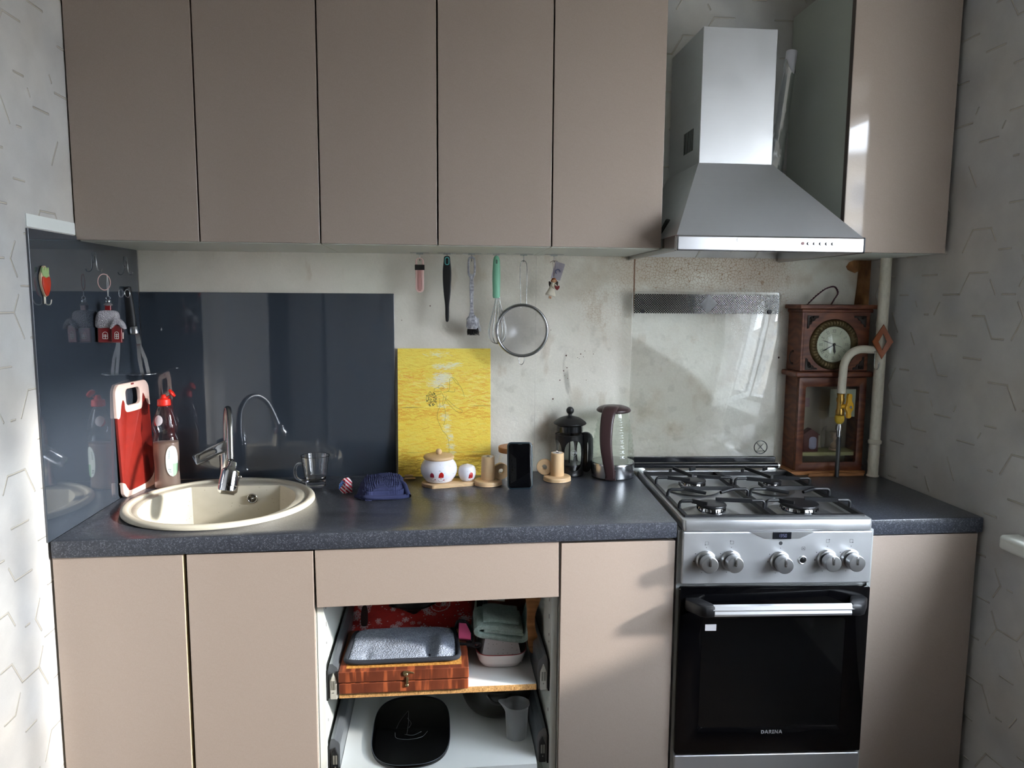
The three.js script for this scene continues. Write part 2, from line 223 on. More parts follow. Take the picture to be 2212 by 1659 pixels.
// ---------- base cabinets ----------
const LF = 0.577, LZ = 0.595, TOPB = 0.8165;
function carcass(c, w, back = true) { return part('carcass', [bx(0.001, 0.017, 0.1, TOPB, 0.02, LF - 0.002), bx(w - 0.017, w - 0.001, 0.1, TOPB, 0.02, LF - 0.002), bx(0.017, w - 0.017, 0.1, 0.116, 0.02, LF - 0.002), bx(0.017, w - 0.017, 0.116, TOPB, 0.02, 0.026), bx(0.01, w - 0.01, 0, 0.1, 0.05, 0.5)], white, c); }
{
  const c = thing('base_cabinet', 'two-door beige base cabinet under the sink', 'cabinet', [X0, 0, 0]);
  carcass(c, 2 * CW);
  part('gap_strip', bx(CW - 0.006, CW + 0.006, 0.1, TOPB - 0.005, LF - 0.0018, LF - 0.0004), darkIn, c); part('door', bx(0.004, CW - 0.0045, 0.1, TOPB - 0.004, LF, LZ, 0.0012), front, c); part('door', bx(CW + 0.0045, 2 * CW - 0.002, 0.1, TOPB - 0.004, LF, LZ, 0.0012), front, c);
  part('edge_band', bx(CW - 0.0044, CW - 0.0036, 0.1, TOPB - 0.005, LF, LZ - 0.001), M(0xd8c9a6, 0.5), c);
}
{
  const c = thing('base_cabinet', 'narrow single-door beige base cabinet left of the cooker', 'cabinet', [X0 + 4 * CW, 0, 0]);
  carcass(c, CW - 0.004); part('door', bx(0.003, CW - 0.006, 0.1, TOPB - 0.001, LF, LZ, 0.0012), front, c);
}
{
  const c = thing('base_cabinet', 'beige base cabinet right of the cooker, against the right wall', 'cabinet', [1.128, 0, 0]), w = 0.309;
  carcass(c, w - 0.026).position.x = 0.026; part('door', bx(0.002, w - 0.004, 0.1, TOPB - 0.002, LF, LZ, 0.0012), front, c);
}
const DX = X0 + 2 * CW, DW = 2 * CW;
{ // drawer cabinet with two drawers whose fronts are gone
  const c = thing('drawer_cabinet', 'beige base cabinet with open drawers that have lost their fronts', 'cabinet', [DX, 0, 0]);
  carcass(c, DW).geometry.computeBoundingBox();
  const fr = part('drawer_front', buv(tf(box(DW - 0.006, 0.147, 0.018, 0, 0, 0, 0.0012), [DW / 2, 0.745, (LF + LZ) / 2], [0, 0, 0.012])), front, c);
  const rail = (x, s, y, h) => { const w = new THREE.Shape(); w.moveTo(0, 0); w.lineTo(0.026, 0); w.lineTo(0.026, h * 0.72); w.bezierCurveTo(0.026, h * 0.95, 0.017, h * 0.9, 0.012, h); w.lineTo(0.004, h); w.bezierCurveTo(0.001, h * 0.9, 0, h * 0.8, 0, h * 0.7); return ext(w, 0.43, 0).scale(s, 1, 1).translate(x, y, 0.13); };
  const fixRail = (g, s) => { if (s < 0) { const p = g.attributes.position.array, n = g.attributes.normal.array; for (let i = 0; i < p.length; i += 9) for (const a of [p, n]) for (let k = 0; k < 3; k++) [a[i + 3 + k], a[i + 6 + k]] = [a[i + 6 + k], a[i + 3 + k]]; } return g; };
  const br = () => ext(shp([[-0.0085, 0], [0.0085, 0], [0.0085, 0.048], [0.001, 0.068], [-0.001, 0.068], [-0.0085, 0.048]]), 0.01, 0.0015);
  const plastic = M(0xb9b6ab, 0.4), hole = M(0x77756c, 0.5), chip = M(0xffffff, 0.8, 0, { map: dtex(256, 256, (i, j) => { const n = fbm(i / 5, j / 12, 81, 3, 51, 21) - 0.5, q = h2(i >> 2, j >> 1, 8) > 0.9 ? -50 : 0; return [196 + n * 110 + q, 150 + n * 100 + q, 92 + n * 80 + q * 0.7]; }, true, 12, 12) });
  for (const [y, full] of [[0.408, true], [0.205, false]]) {
    const d = new THREE.Group(); d.name = 'drawer'; c.add(d);
    const b0 = 0.049, b1 = DW - 0.052;
    part('drawer_bottom', bx(b0, b1, y, y + 0.016, 0.1, full ? 0.558 : 0.592), M(0xe2e5e2, 0.4), d);
    if (full) part('board_edge', bx(b0, b1, y + 0.0005, y + 0.0155, 0.558, 0.5605), chip, d, 'bare chipboard edge');
    const r = y + 0.002;
    part('drawer_rail', [rail(0.022, 1, r, 0.092)], M(0x8f959b, 0.3, 0.75), d); part('drawer_rail', [fixRail(rail(DW - 0.022, -1, r, 0.092), -1)], M(0x8f959b, 0.3, 0.75), d);
    for (const x of [0.018, DW - 0.022]) part('runner', bx(x, x + 0.004, r - 0.004, r + 0.075, 0.1, 0.565), rubber, d);
    for (const x of [0.036, DW - 0.034]) { part('front_bracket', br().translate(x, r, 0.557), full ? plastic : rubber, d); part('bracket_slot', [bx(x - 0.0055, x - 0.001, r + 0.026, r + 0.05, 0.5662, 0.5678), bx(x + 0.001, x + 0.0055, r + 0.026, r + 0.05, 0.5662, 0.5678), fin(tf(new THREE.CylinderGeometry(0.0016, 0.0016, 0.002, 10), [x, r + 0.018, 0.567], [Math.PI / 2, 0, 0]))], hole, d); }
  }
  for (const [y, hh] of [[0.645, 0.008], [0.6, 0.012], [0.55, 0.006], [0.53, 0.004], [0.34, 0.008], [0.28, 0.005]]) { for (const x of [0.0173, DW - 0.0173]) part('screw_hole', box(0.0006, hh, 0.004, x, y, 0.54), darkIn, c); }
}
// ---------- worktops ----------
const SX = -0.609, SZ = 0.3; // sink centre
const TILT = 0.0079, top = (x) => H + TILT * (x + 0.16);
{
  const s = new THREE.Shape(); s.moveTo(-0.914, -0.0098); s.lineTo(0.635, -0.0098); s.lineTo(0.6015, -0.6); s.lineTo(-0.914, -0.6); s.closePath();
  const h = new THREE.Path(); h.absarc(SX, -SZ, 0.236, 0, TAU); s.holes.push(h);
  const m = one('worktop', 'long charcoal worktop with pale curly flecks that holds the sink', 'worktop', buv(flat(ext(s, 0.042, 0.003, 0.5))).translate(0.16, -0.042, 0), worktopM, [-0.16, H, 0]);
  m.rotation.z = TILT;
  one('worktop', 'short charcoal worktop right of the cooker under the clock', 'worktop', buv(flat(ext(shp([[1.152, -0.0098], [1.1225, -0.6], [XR - 0.006, -0.6], [XR - 0.006, -0.0098]]), 0.042, 0.003, 0.4))).translate(0, H - 0.042, 0), worktopM);
}

// ---------- sink and tap ----------
{
  const s = thing('sink', 'round cream composite sink with a D-shaped bowl set in the worktop', 'sink', [SX, top(SX), SZ]);
  const arc = new THREE.SplineCurve([[0.125, -0.176], [0.168, -0.122], [0.192, -0.06], [0.199, 0.01], [0.184, 0.09], [0.14, 0.158], [0.07, 0.195], [0, 0.205], [-0.075, 0.195], [-0.145, 0.158], [-0.188, 0.09], [-0.203, 0.01], [-0.196, -0.06], [-0.172, -0.116], [-0.133, -0.168]].map((q) => new THREE.Vector2(...q))).getPoints(84).map((q) => [q.x, q.y]);
  const D = (k) => { const p = arc.map((q) => [...q]); for (let i = 1; i < 8; i++) p.push([-0.133 + 0.258 * i / 8, -0.168 - 0.008 * i / 8]); return p.map(([x, z]) => [x * k, z * k]); }; // (x, z), the chord at the back
  const rim = [[0.228, -0.004], [0.25, -0.0005], [0.2525, 0.004], [0.251, 0.009], [0.246, 0.0125], [0.24, 0.013], [0.235, 0.0115], [0.231, 0.008], [0.225, 0.0065]];
  part('rim', lathe(smooth(rim, 30), 96), cream, s);
  const deck = new THREE.Shape(); deck.absarc(0, 0, 0.2285, 0, TAU); const oz = 0.009, hole = new THREE.Path(D(1).map(([x, z]) => new THREE.Vector2(x, -z - oz))); deck.holes.push(hole);
  part('deck', buv(flat(ext(deck, 0.008, 0.0015, 0.5))).translate(0, -0.0015, 0), cream, s);
  const n = 66, prof = [[1, 0.004], [0.992, -0.004], [0.985, -0.03], [0.975, -0.09], [0.955, -0.13], [0.91, -0.152], [0.82, -0.16], [0.45, -0.163], [0.09, -0.165]], P = D(1); P.push(P[0]);
  const bowl = grid(P.length - 1, 32, (u, v) => { const t = v * (prof.length - 1), a = Math.min(prof.length - 2, Math.floor(t)), f = t - a, k = prof[a][0] + (prof[a + 1][0] - prof[a][0]) * f, y = prof[a][1] + (prof[a + 1][1] - prof[a][1]) * f, q = P[Math.round(u * (P.length - 1))]; return [q[0] * k, y, q[1] * k + oz]; });
  part('bowl', buv(toCreasedNormals(bowl, 0.5)), cream, s);
  const o = part('overflow', [torus(0.0135, 0.0022, [0.045, -0.03, -0.152], [0, 0, 0]), cyl(0.0125, 0.0125, 0.004, [0.045, -0.03, -0.155], [Math.PI / 2, 0, 0]), ball(0.004, [0.045, -0.03, -0.152])], wire, s, 'round metal overflow grille');
  
  part('overflow_slot', [0, 1, 2].map((k) => fin(tf(new THREE.TorusGeometry(0.008, 0.0018, 6, 10, 1.5), [0.045, -0.03, -0.1515], [0, 0, 0.5 + k * TAU / 3]))), M(0x111111, 0.8), s);
  part('drain', [cyl(0.03, 0.03, 0.004, [0, -0.163, 0.02]), torus(0.03, 0.003, [0, -0.161, 0.02], [Math.PI / 2, 0, 0])], chrome, s);
}
{
  const bxp = [-0.652, 0.8625, 0.085], t = thing('kitchen_tap', 'chrome kitchen tap with a corrugated gooseneck and pull-out spray head', 'tap', bxp);
  part('body', [lathe([[0, 0], [0.027, 0], [0.027, 0.006], [0.0225, 0.01], [0.021, 0.05], [0.0215, 0.09], [0.0195, 0.1], [0, 0.102]], 36)], chrome, t);
  const pts = [[0, 0.095, 0.0], [0.0, 0.15, -0.004], [0.004, 0.2, 0.004], [0.018, 0.233, 0.04], [0.036, 0.236, 0.09], [0.053, 0.21, 0.145], [0.065, 0.163, 0.19], [0.0735, 0.118, 0.222]];
  const curve = new THREE.CatmullRomCurve3(pts.map((q) => V(...q))), fr = curve.computeFrenetFrames(300), rg = [];
  const cg = new THREE.TubeGeometry(curve, 300, 0.0085, 14), cp = cg.attributes.position, cn = cg.attributes.normal;
  for (let i = 0; i <= 300; i++) for (let k = 0; k <= 14; k++) { const q = i * 15 + k, a = (i % 3 === 0 ? 0 : 1) * 0.0011 - 0.0006; cp.setXYZ(q, cp.getX(q) + cn.getX(q) * a, cp.getY(q) + cn.getY(q) * a, cp.getZ(q) + cn.getZ(q) * a); }
  cg.computeVertexNormals(); part('spout', fin(cg), M(0xb9bbbe, 0.2, 1), t);
  const hp = [0.077, 0.082, 0.24], rot = [-0.34, 0, -0.12];
  part('spray_head', lathe([[0, -0.056], [0.019, -0.056], [0.0205, -0.052], [0.0245, -0.05], [0.0262, -0.045], [0.0262, -0.034], [0.0255, -0.032], [0.0272, -0.03], [0.026, 0.006], [0.0235, 0.012], [0.014, 0.02], [0.012, 0.032], [0.0095, 0.036], [0, 0.037]], 40, hp, rot), chrome, t);
  part('spray_button', tf(ball(0.005, [0.0275, -0.005, 0.0]), hp, rot), chrome, t);
  const lv = new THREE.Shape(rr(0.034, 0.104, 0.006).map((q) => new THREE.Vector2(...q))); lv.holes.push(new THREE.Path(rr(0.016, 0.05, 0.006, 0, 0.012).map((q) => new THREE.Vector2(...q))));
  const lg = ext(lv, 0.008, 0.002), ly = V(-0.88, -0.4, 0.3).normalize(), lz = V(0.05, 0.42, 0.9).projectOnPlane(ly).normalize(), lxx = V().crossVectors(ly, lz); lg.applyMatrix4(new THREE.Matrix4().makeBasis(lxx, ly, lz).setPosition(-0.036, 0.098, 0.03));
  part('lever', [lg, cyl(0.017, 0.02, 0.02, [0, 0.105, 0.004])], chrome, t);
}
// ---------- cooker ----------
const darkSteel = steelDark;
{
  const c = thing('gas_cooker', 'stainless steel gas cooker with four burners and black oven door', 'cooker', [0.8625, 0, 0.622], -0.055), W = 0.2475, D = -0.562;
  part('body', [bx(-0.257, -0.2475, 0.03, 0.842, D + 0.03, -0.014), bx(0.2475, 0.257, 0.03, 0.842, D + 0.03, -0.014), bx(-0.2475, 0.2475, 0.03, 0.842, D + 0.022, D + 0.03), bx(-0.2475, 0.2475, 0.03, 0.04, D + 0.03, -0.022), bx(-0.2475, 0.2475, 0.69, 0.71, D + 0.03, -0.022)], M(0xb9bcbb, 0.4, 0.4), c);
  const outer = shp(rr(2 * W, -D, 0.012, 0, 0)), inner = new THREE.Path(rr(2 * W - 0.036, -D - 0.055, 0.02, 0, 0.008).map((q) => new THREE.Vector2(...q))); outer.holes.push(inner);
  const top0 = part('cooktop', buv(flat(ext(outer, 0.03, 0.004, 0.5))).translate(0, 0.843, D / 2), steel, c);
  part('hob_plate', buv(flat(ext(shp(rr(2 * W - 0.03, -D - 0.05, 0.02, 0, 0.008)), 0.006, 0))).translate(0, 0.852, D / 2), M(0xc6c7c9, 0.8, 0.88, { roughnessMap: brush }), c);
  const B = [[-0.148, -0.09, 0.036, 0.885], [0.092, -0.093, 0.047, 0.885], [-0.121, -0.35, 0.034, 0.882], [0.115, -0.335, 0.024, 0.882]];
  B.forEach(([x, z, r], k) => {
    const b = new THREE.Group(); b.name = 'burner'; b.position.set(x, 0.863, z); c.add(b);
    part('burner_dish', lathe(smooth([[r + 0.042, 0.0], [r + 0.024, 0.0035], [r + 0.012, 0.008], [r + 0.004, 0.009], [0.005, 0.0085]], 20), 48), M(0xb4b5b6, 0.33, 1), b);
    part('burner_ring', [lathe([[r * 0.6, 0.006], [r + 0.001, 0.006], [r + 0.002, 0.009], [r, 0.021], [r - 0.003, 0.023], [0, 0.024]], 56)], chrome, b);
    part('burner_slot', Array.from({ length: 22 }, (_, i) => { const a = i * TAU / 22; return fin(tf(new THREE.BoxGeometry(0.0018, 0.008, 0.0018), [Math.cos(a) * (r + 0.0012), 0.0165, Math.sin(a) * (r + 0.0012)], [0, -a, 0])); }), black, b);
    part('burner_cap', lathe(smooth([[r + 0.002, 0.0225], [r + 0.0035, 0.026], [r + 0.001, 0.0295], [r - 0.008, 0.0305], [r * 0.5, 0.0312], [0.0002, 0.0315]], 24), 56), M(0x151518, 0.38), b);
    part('spark_pin', cyl(0.002, 0.002, 0.014, [0.006, 0.007, r + 0.008]), M(0xe8e4da, 0.4), b);
  });
  for (const s of [-1, 1]) { // two cast iron pan supports
    const g = new THREE.Group(); g.name = 'pan_support'; c.add(g);
    const x0 = s < 0 ? -0.233 : 0.0035, x1 = s < 0 ? -0.0035 : 0.233, z0 = D + 0.055, z1 = -0.03, y = 0.872, bar = (a, b, w = 0.01, hh = 0.012) => { const d = V(...b).sub(V(...a)), l = d.length(), m = V(...a).add(V(...b)).multiplyScalar(0.5), e = new THREE.BoxGeometry(w, hh, l); const q = new THREE.Quaternion().setFromUnitVectors(V(0, 0, 1), d.normalize()); return buv(e.applyMatrix4(new THREE.Matrix4().compose(m, q, V(1, 1, 1)))); };
    part('frame', [bar([x0, y, z0], [x0, y, z1]), bar([x1, y, z0], [x1, y, z1]), bar([x0 - 0.004, y, z0], [x1 + 0.004, y, z0]), bar([x0 - 0.004, y, z1], [x1 + 0.004, y, z1])], iron, g);
    const fs = [], yt = 0.897;
    for (const [bx_, bz, br] of B.filter((b) => (s < 0 ? b[0] < 0 : b[0] > 0))) {
      for (const q of [-1, 1]) { const ex = q < 0 ? x0 : x1, sx = bx_ + q * (br * 0.5), mx = ex - q * 0.034; fs.push(line([[ex, y, bz - 0.004], [ex, yt - 0.005, bz - 0.004], [ex - q * 0.005, yt, bz - 0.004], [mx, yt, bz - 0.004]], 0.0045), bar([mx, yt, bz - 0.004], [sx, yt - 0.001, bz - 0.022 * q], 0.006, 0.011)); }
      const rear = bz < -0.2;
      if (rear) { fs.push(bar([bx_ - 0.02, y + 0.018, z0], [bx_ + 0.004, yt, bz - br * 0.6], 0.006, 0.01), bar([bx_ - 0.03, y, z0], [bx_ - 0.03, yt - 0.01, z0 + 0.004], 0.008, 0.008)); fs.push(bar([bx_ + 0.05, y + 0.018, z0 + 0.002], [bx_ + 0.02, yt, z0 + 0.05], 0.006, 0.01)); }
    }
    const zm = -0.215; // cross bars between front and rear burner
    fs.push(line([[x0, y, zm], [x0, yt - 0.005, zm], [x0 + 0.005, yt, zm], [x0 + 0.05, yt, zm], [x0 + 0.1, yt - 0.004, zm + 0.028]], 0.0048), line([[x1, y, zm], [x1, yt - 0.005, zm], [x1 - 0.005, yt, zm], [x1 - 0.045, yt, zm], [x1 - 0.085, yt - 0.004, zm + 0.02]], 0.0048), bar([x0 + 0.04, yt, zm - 0.012], [x1 - 0.04, yt, zm - 0.012], 0.007, 0.011), bar([x0 + 0.05, yt, zm - 0.012], [x0 + 0.052, yt, zm - 0.07], 0.006, 0.01));
    part('finger', fs, iron, g);
  }
  // control panel
  const p = part('control_panel', [bx(-W, W, 0.703, 0.842, -0.022, 0, 0.004)], steel, c, 'brushed steel control panel');
  const sc = new THREE.Shape(); sc.moveTo(-0.085, 0.842); sc.lineTo(0.085, 0.842); sc.lineTo(0.045, 0.823); sc.lineTo(-0.045, 0.823); sc.closePath();
  part('display_surround', ext(sc, 0.003, 0.0012).translate(0.01, 0, -0.0012), M(0xd8d9da, 0.3, 0.8), c);
  part('display', bx(-0.016, 0.033, 0.8225, 0.8415, 0, 0.003, 0.0012), M(0x15171c, 0.12), c, 'clock display reading 13:50');
  const digits = M(0x050507, 0.5, 0, { emissive: 0xa9b4ee, emissiveIntensity: 0.35 });
  { const seg = { 1: 'bc', 3: 'abgcd', 5: 'afgcd', 0: 'abcdef' }, gs = []; [...'1350'].forEach((ch, i) => { const x = -0.0015 + i * 0.0056 + (i > 1 ? 0.0012 : 0), w = 0.0036, h = 0.0075, y = 0.8283, t = 0.0008, q = { a: [w, t, w / 2, h], d: [w, t, w / 2, 0], g: [w, t, w / 2, h / 2], f: [t, h / 2, 0, h * 0.75], b: [t, h / 2, w, h * 0.75], e: [t, h / 2, 0, h / 4], c: [t, h / 2, w, h / 4] }; for (const s of seg[ch]) gs.push(box(q[s][0], q[s][1], 0.0004, x + q[s][2], y + q[s][3], 0.0033)); }); gs.push(box(0.0008, 0.0008, 0.0004, 0.0098, 0.8345, 0.0033), box(0.0008, 0.0008, 0.0004, 0.0098, 0.8305, 0.0033)); part('display_digit', gs, digits, c); }
  const K = [[-0.186, 0.767], [-0.121, 0.767], [0.007, 0.764], [0.13, 0.768], [0.192, 0.768]];
  for (const [x, y] of K) {
    const k = new THREE.Group(); k.name = 'knob'; k.position.set(x, y, 0); c.add(k);
    const R = [Math.PI / 2, 0, 0];
    part('knob_collar', lathe([[0.026, 0], [0.0265, 0.004], [0.024, 0.0075], [0.0215, 0.009], [0.0, 0.009]], 48, [0, 0, 0], R), M(0xb9babb, 0.3, 1), k);
    part('knob_neck', lathe([[0.0185, 0.008], [0.0185, 0.016], [0.0, 0.016]], 40, [0, 0, 0], R), black, k);
    part('knob_cap', lathe([[0.0, 0.014], [0.0195, 0.0145], [0.0212, 0.017], [0.0212, 0.036], [0.0196, 0.0378], [0.0, 0.0378]], 48, [0, 0, 0], R), M(0xb4b5b6, 0.36, 1), k);
    part('knob_pointer', [ext(shp(rr(0.0062, 0.022, 0.0025, 0, 0.008)), 0.003, 0.001).translate(0, 0, 0.0365), box(0.0026, 0.014, 0.0006, 0.0003, 0.0075, 0.0397)], M(0xd0d0d0, 0.25, 1), k);
  }
  { const R = [Math.PI / 2, 0, 0], x = 0.0665, y = 0.766; part('ignition_button', lathe([[0.0, 0.003], [0.007, 0.0025], [0.0078, 0.001], [0.0078, 0]], 32, [x, y, 0], R), black, c); part('button_ring', lathe([[0.0078, 0.0005], [0.0085, 0.003], [0.0105, 0.0028], [0.0115, 0]], 40, [x, y, 0], R), M(0xe0e0e0, 0.3, 0.9), c); }
  { const ink = M(0x2b2d30, 0.6), gs = [], sq = (x, y, d, e) => { for (const [w, h, a, b] of [[0.008, 0.0006, 0, 0.004], [0.008, 0.0006, 0, -0.004], [0.0006, 0.008, -0.004, 0], [0.0006, 0.008, 0.004, 0]]) gs.push(box(w, h, 0.0003, x + a, y + b, 0.0001)); gs.push(cyl(0.0013, 0.0013, 0.0004, [x + d * 0.004, y + e * 0.004, 0.0001], [Math.PI / 2, 0, 0], 12)); }, dot = (x, y, r = 0.001) => gs.push(cyl(r, r, 0.0004, [x, y, 0.0001], [Math.PI / 2, 0, 0], 12));
    sq(-0.185, 0.812, -1, -1); sq(-0.12, 0.814, -1, 1); sq(0.13, 0.816, 1, 1); sq(0.192, 0.816, 1, -1); gs.push(cyl(0.005, 0.005, 0.0004, [0.007, 0.811, 0], [Math.PI / 2, 0, 0], 20)); sq(0.067, 0.797, 0, 0);
    for (const [x, y] of K) { dot(x, y + 0.034); dot(x - 0.0275, y + 0.018, 0.0012); dot(x - 0.031, y - 0.002, 0.0016); dot(x - 0.01, y - 0.032, 0.0009); }
    part('panel_marking', gs, ink, c); }
  // oven
  const oven = M(0x24262a, 0.55, 0.2);
  part('oven_cavity', [bx(-0.205, -0.2, 0.27, 0.66, -0.45, -0.03), bx(0.2, 0.205, 0.27, 0.66, -0.45, -0.03), bx(-0.2, 0.2, 0.27, 0.275, -0.45, -0.03), bx(-0.2, 0.2, 0.655, 0.66, -0.45, -0.03), bx(-0.2, 0.2, 0.275, 0.655, -0.45, -0.445)], oven, c);
  for (const y of [0.485, 0.43]) { const gs = [tube([[-0.195, y, -0.05], [0.195, y, -0.05]], 0.0022, 2, 6), tube([[-0.195, y, -0.42], [0.195, y, -0.42]], 0.0022, 2, 6)]; for (let k = 0; k < 13; k++) gs.push(tube([[-0.18 + k * 0.03, y + 0.001, -0.05], [-0.18 + k * 0.03, y + 0.001, -0.42]], 0.0014, 2, 5)); part('oven_rack', gs, wire, c); }
  const d = new THREE.Group(); d.name = 'oven_door'; c.add(d);
  const fsh = shp(rr(0.5, 0.455, 0.004, 0, 0.465)); fsh.holes.push(new THREE.Path(rr(0.38, 0.3, 0.012, 0, 0.46).map((q) => new THREE.Vector2(...q))));
  part('door_frame', ext(fsh, 0.02, 0.0015).translate(0, 0, -0.02), blackGloss, d);
  part('door_glass', bx(-0.1895, 0.1895, 0.3105, 0.6095, -0.006, -0.001), M(0x38393b, 0.05, 0, { transmission: 0.9, thickness: 0 }), d);
  part('handle_bar', [ext(shp([[0, 0], [0.012, 0], [0.014, 0.006], [0.012, 0.013], [0.0145, 0.017], [0.012, 0.0265], [0.003, 0.028], [0, 0.02]]), 0.366, 0).rotateY(-Math.PI / 2).translate(0.186, 0.64, 0.042)], M(0xe6e8ec, 0.3, 0.85), d);
  const hb = (s) => { const q = [[0.236, 0.002], [0.2, 0.002], [0.176, -0.04], [0.176, -0.056], [0.198, -0.0575], [0.212, -0.05], [0.238, -0.012]]; return [buv(flat(ext(shp(s > 0 ? q : q.map(([x, z]) => [-x, z]).reverse()), 0.031, 0.005, 0.8, 3))).translate(0, 0.638, 0)]; };
  part('handle_bracket', hb(-1), M(0x17181b, 0.4), d); part('handle_bracket', hb(1), M(0x17181b, 0.4), d);
  part('warning_sticker', bx(-0.181, -0.152, 0.578, 0.595, -0.0005, 0.0006), M(0xffffff, 0.5, 0, { map: ctex(128, 64, (g) => { g.fillStyle = '#f1eef0'; g.fillRect(0, 0, 128, 64); g.fillStyle = '#d99'; for (let k = 0; k < 4; k++) g.fillRect(18 + (k % 2) * 8, 12 + k * 12, 92 - (k % 2) * 16, 3); }, true, 1, 1) }), d);
  part('lettering', text('DARINA', 0.0098, 0.0006, [0.008, 0.291, 0.0001], [0, 0, 0], [1.12, 1, 1]), M(0xb9bcc0, 0.35, 0.6), d);
  part('bottom_drawer', bx(-0.25, 0.25, 0.05, 0.231, -0.022, -0.002, 0.004), steel, c);
  // raised glass lid
  const lx = -0.03, lz = D - 0.006, lid = new THREE.Group(); lid.name = 'glass_lid'; lid.position.set(lx, 0.9, lz); c.add(lid);
  part('lid_glass', ext(shp(rr(0.488, 0.548, 0.012, -0.003, 0.283)), 0.004, 0.0008), glassPane(0xf6f6f5, 0.015), lid);
  const dots = dtex(16, 16, (i, j) => { const a = Math.hypot(i - 8, j - 8), b = Math.hypot(((i + 8) % 16) - 8, ((j + 8) % 16) - 8); return grey(Math.min(a, b) < 3.9 ? 0 : 255); }, false, 130, 130); dots.magFilter = THREE.LinearFilter;
  const dm = (extra) => M(0x16181b, 0.1, 0, { side: THREE.DoubleSide, ...extra });
  part('dotted_band', buv(bx(-0.24, 0.234, 0.487, 0.549, 0.0042, 0.0047)), dm({ alphaMap: dots, alphaTest: 0.5 }), lid, 'black printed band of fine dots');
  part('logo', [ext(shp([[0.0, 0.488], [0.028, 0.518], [0.0, 0.548], [-0.028, 0.518]]), 0.001, 0).translate(0.002, 0, 0.0046)], dm({}), lid);
  part('lid_mark', [torus(0.0215, 0.0016, [0.195, 0.047, 0.0045], [0, 0, 0], [1, 1, 0.3]), box(0.036, 0.0022, 0.001, 0.195, 0.034, 0.0045), buv(tf(new THREE.BoxGeometry(0.041, 0.0022, 0.001), [0.195, 0.047, 0.0045], [0, 0, -0.8])), buv(tf(new THREE.BoxGeometry(0.028, 0.0016, 0.001), [0.195, 0.049, 0.0045], [0, 0, 0.85]))], dm({}), lid);
  for (const x of [-0.212, 0.203]) part('lid_stud', cyl(0.007, 0.007, 0.01, [x, 0.494, 0.004], [Math.PI / 2, 0, 0]), rubber, lid);
  part('hinge_rail', [bx(-0.25, 0.244, -0.002, 0.016, -0.004, 0.014, 0.003), cyl(0.0085, 0.0085, 0.5, [0.0, -0.012, 0.016], [0, 0, Math.PI / 2], 20)], M(0x17181c, 0.2), lid);
  part('hinge_cap', [cyl(0.0105, 0.0105, 0.006, [0.252, -0.012, 0.016], [0, 0, Math.PI / 2], 24)], M(0xd8dcd6, 0.25, 0.7), lid);
  part('hinge_foot', [-0.215, 0.225].map((x) => ext(shp([[-0.022, 0], [0, -0.012], [0.022, 0], [0.012, 0.008], [-0.012, 0.008]]), 0.02, 0.002).translate(x, -0.024, 0.002)), M(0xc8ccc6, 0.3, 0.7), lid);
}
// ---------- cooker hood ----------
const hoodSteel = M(0xc8c9cb, 0.9, 0.82, { roughnessMap: brush });
{
  const h = thing('cooker_hood', 'stainless steel chimney hood above the cooker', 'hood', [0, 0, 0]), x0 = 0.609, x1 = 1.1215, zf = 0.5, c0 = 0.737, c1 = 0.953, cz = 0.285;
  part('front_bar', [bx(x0, x1, 1.557, 1.5965, zf - 0.014, zf, 0.005), bx(x0, x0 + 0.008, 1.557, 1.5965, 0.004, zf - 0.012, 0.002), bx(x1 - 0.008, x1, 1.557, 1.5965, 0.004, zf - 0.012, 0.002), bx(x0 + 0.006, x1 - 0.006, 1.592, 1.5965, 0.004, zf - 0.012)], M(0xc8c9cb, 0.24, 1), h);
  part('bar_cap', [bx(x1 - 0.004, x1 + 0.0015, 1.556, 1.5975, 0.006, zf + 0.001, 0.003)], M(0x3a3c42, 0.3, 0.5), h);
  const P = [[x0 + 0.002, 1.597, 0.004], [x1 - 0.002, 1.597, 0.004], [x1 - 0.002, 1.597, zf - 0.006], [x0 + 0.002, 1.597, zf - 0.006], [c0 - 0.002, 1.818, 0.004], [c1 + 0.002, 1.818, 0.004], [c1 + 0.002, 1.818, cz + 0.002], [c0 - 0.002, 1.818, cz + 0.002]], q = (a, b, c, d) => { const g = new THREE.BufferGeometry(); g.setAttribute('position', new THREE.Float32BufferAttribute([a, b, c, a, c, d].flatMap((k) => P[k]), 3)); g.computeVertexNormals(); return buv(g); };
  part('canopy', [q(3, 2, 6, 7), q(0, 3, 7, 4), q(2, 1, 5, 6), q(4, 7, 6, 5)], hoodSteel, h);
  part('chimney', [bx(c0, c1, 1.818, 2.19, 0.004, cz, 0.0015)], hoodSteel, h);
  part('vent_slot', Array.from({ length: 9 }, (_, k) => box(0.001, 0.062, 0.004, c0 - 0.0003, 1.895, 0.15 + k * 0.0095)), M(0x0d0d0d, 0.8), h);
  for (let k = 0; k < 5; k++) part('button', cyl(0.0045, 0.0045, 0.005, [0.966 + k * 0.0168, 1.5795, zf + 0.002], [Math.PI / 2, 0, 0], 20), M(0x9fa2a6, 0.3, 0.9), h);
  part('indicator_lamp', cyl(0.0042, 0.0042, 0.002, [0.949, 1.5795, zf + 0.0005], [Math.PI / 2, 0, 0], 20), M(0x5c2a2c, 0.3), h);
  part('badge', [cyl(0.0062, 0.0062, 0.002, [0.776, 1.586, zf + 0.0005], [Math.PI / 2, 0, 0], 24)], M(0xb9bbbe, 0.35, 0.8), h);
}
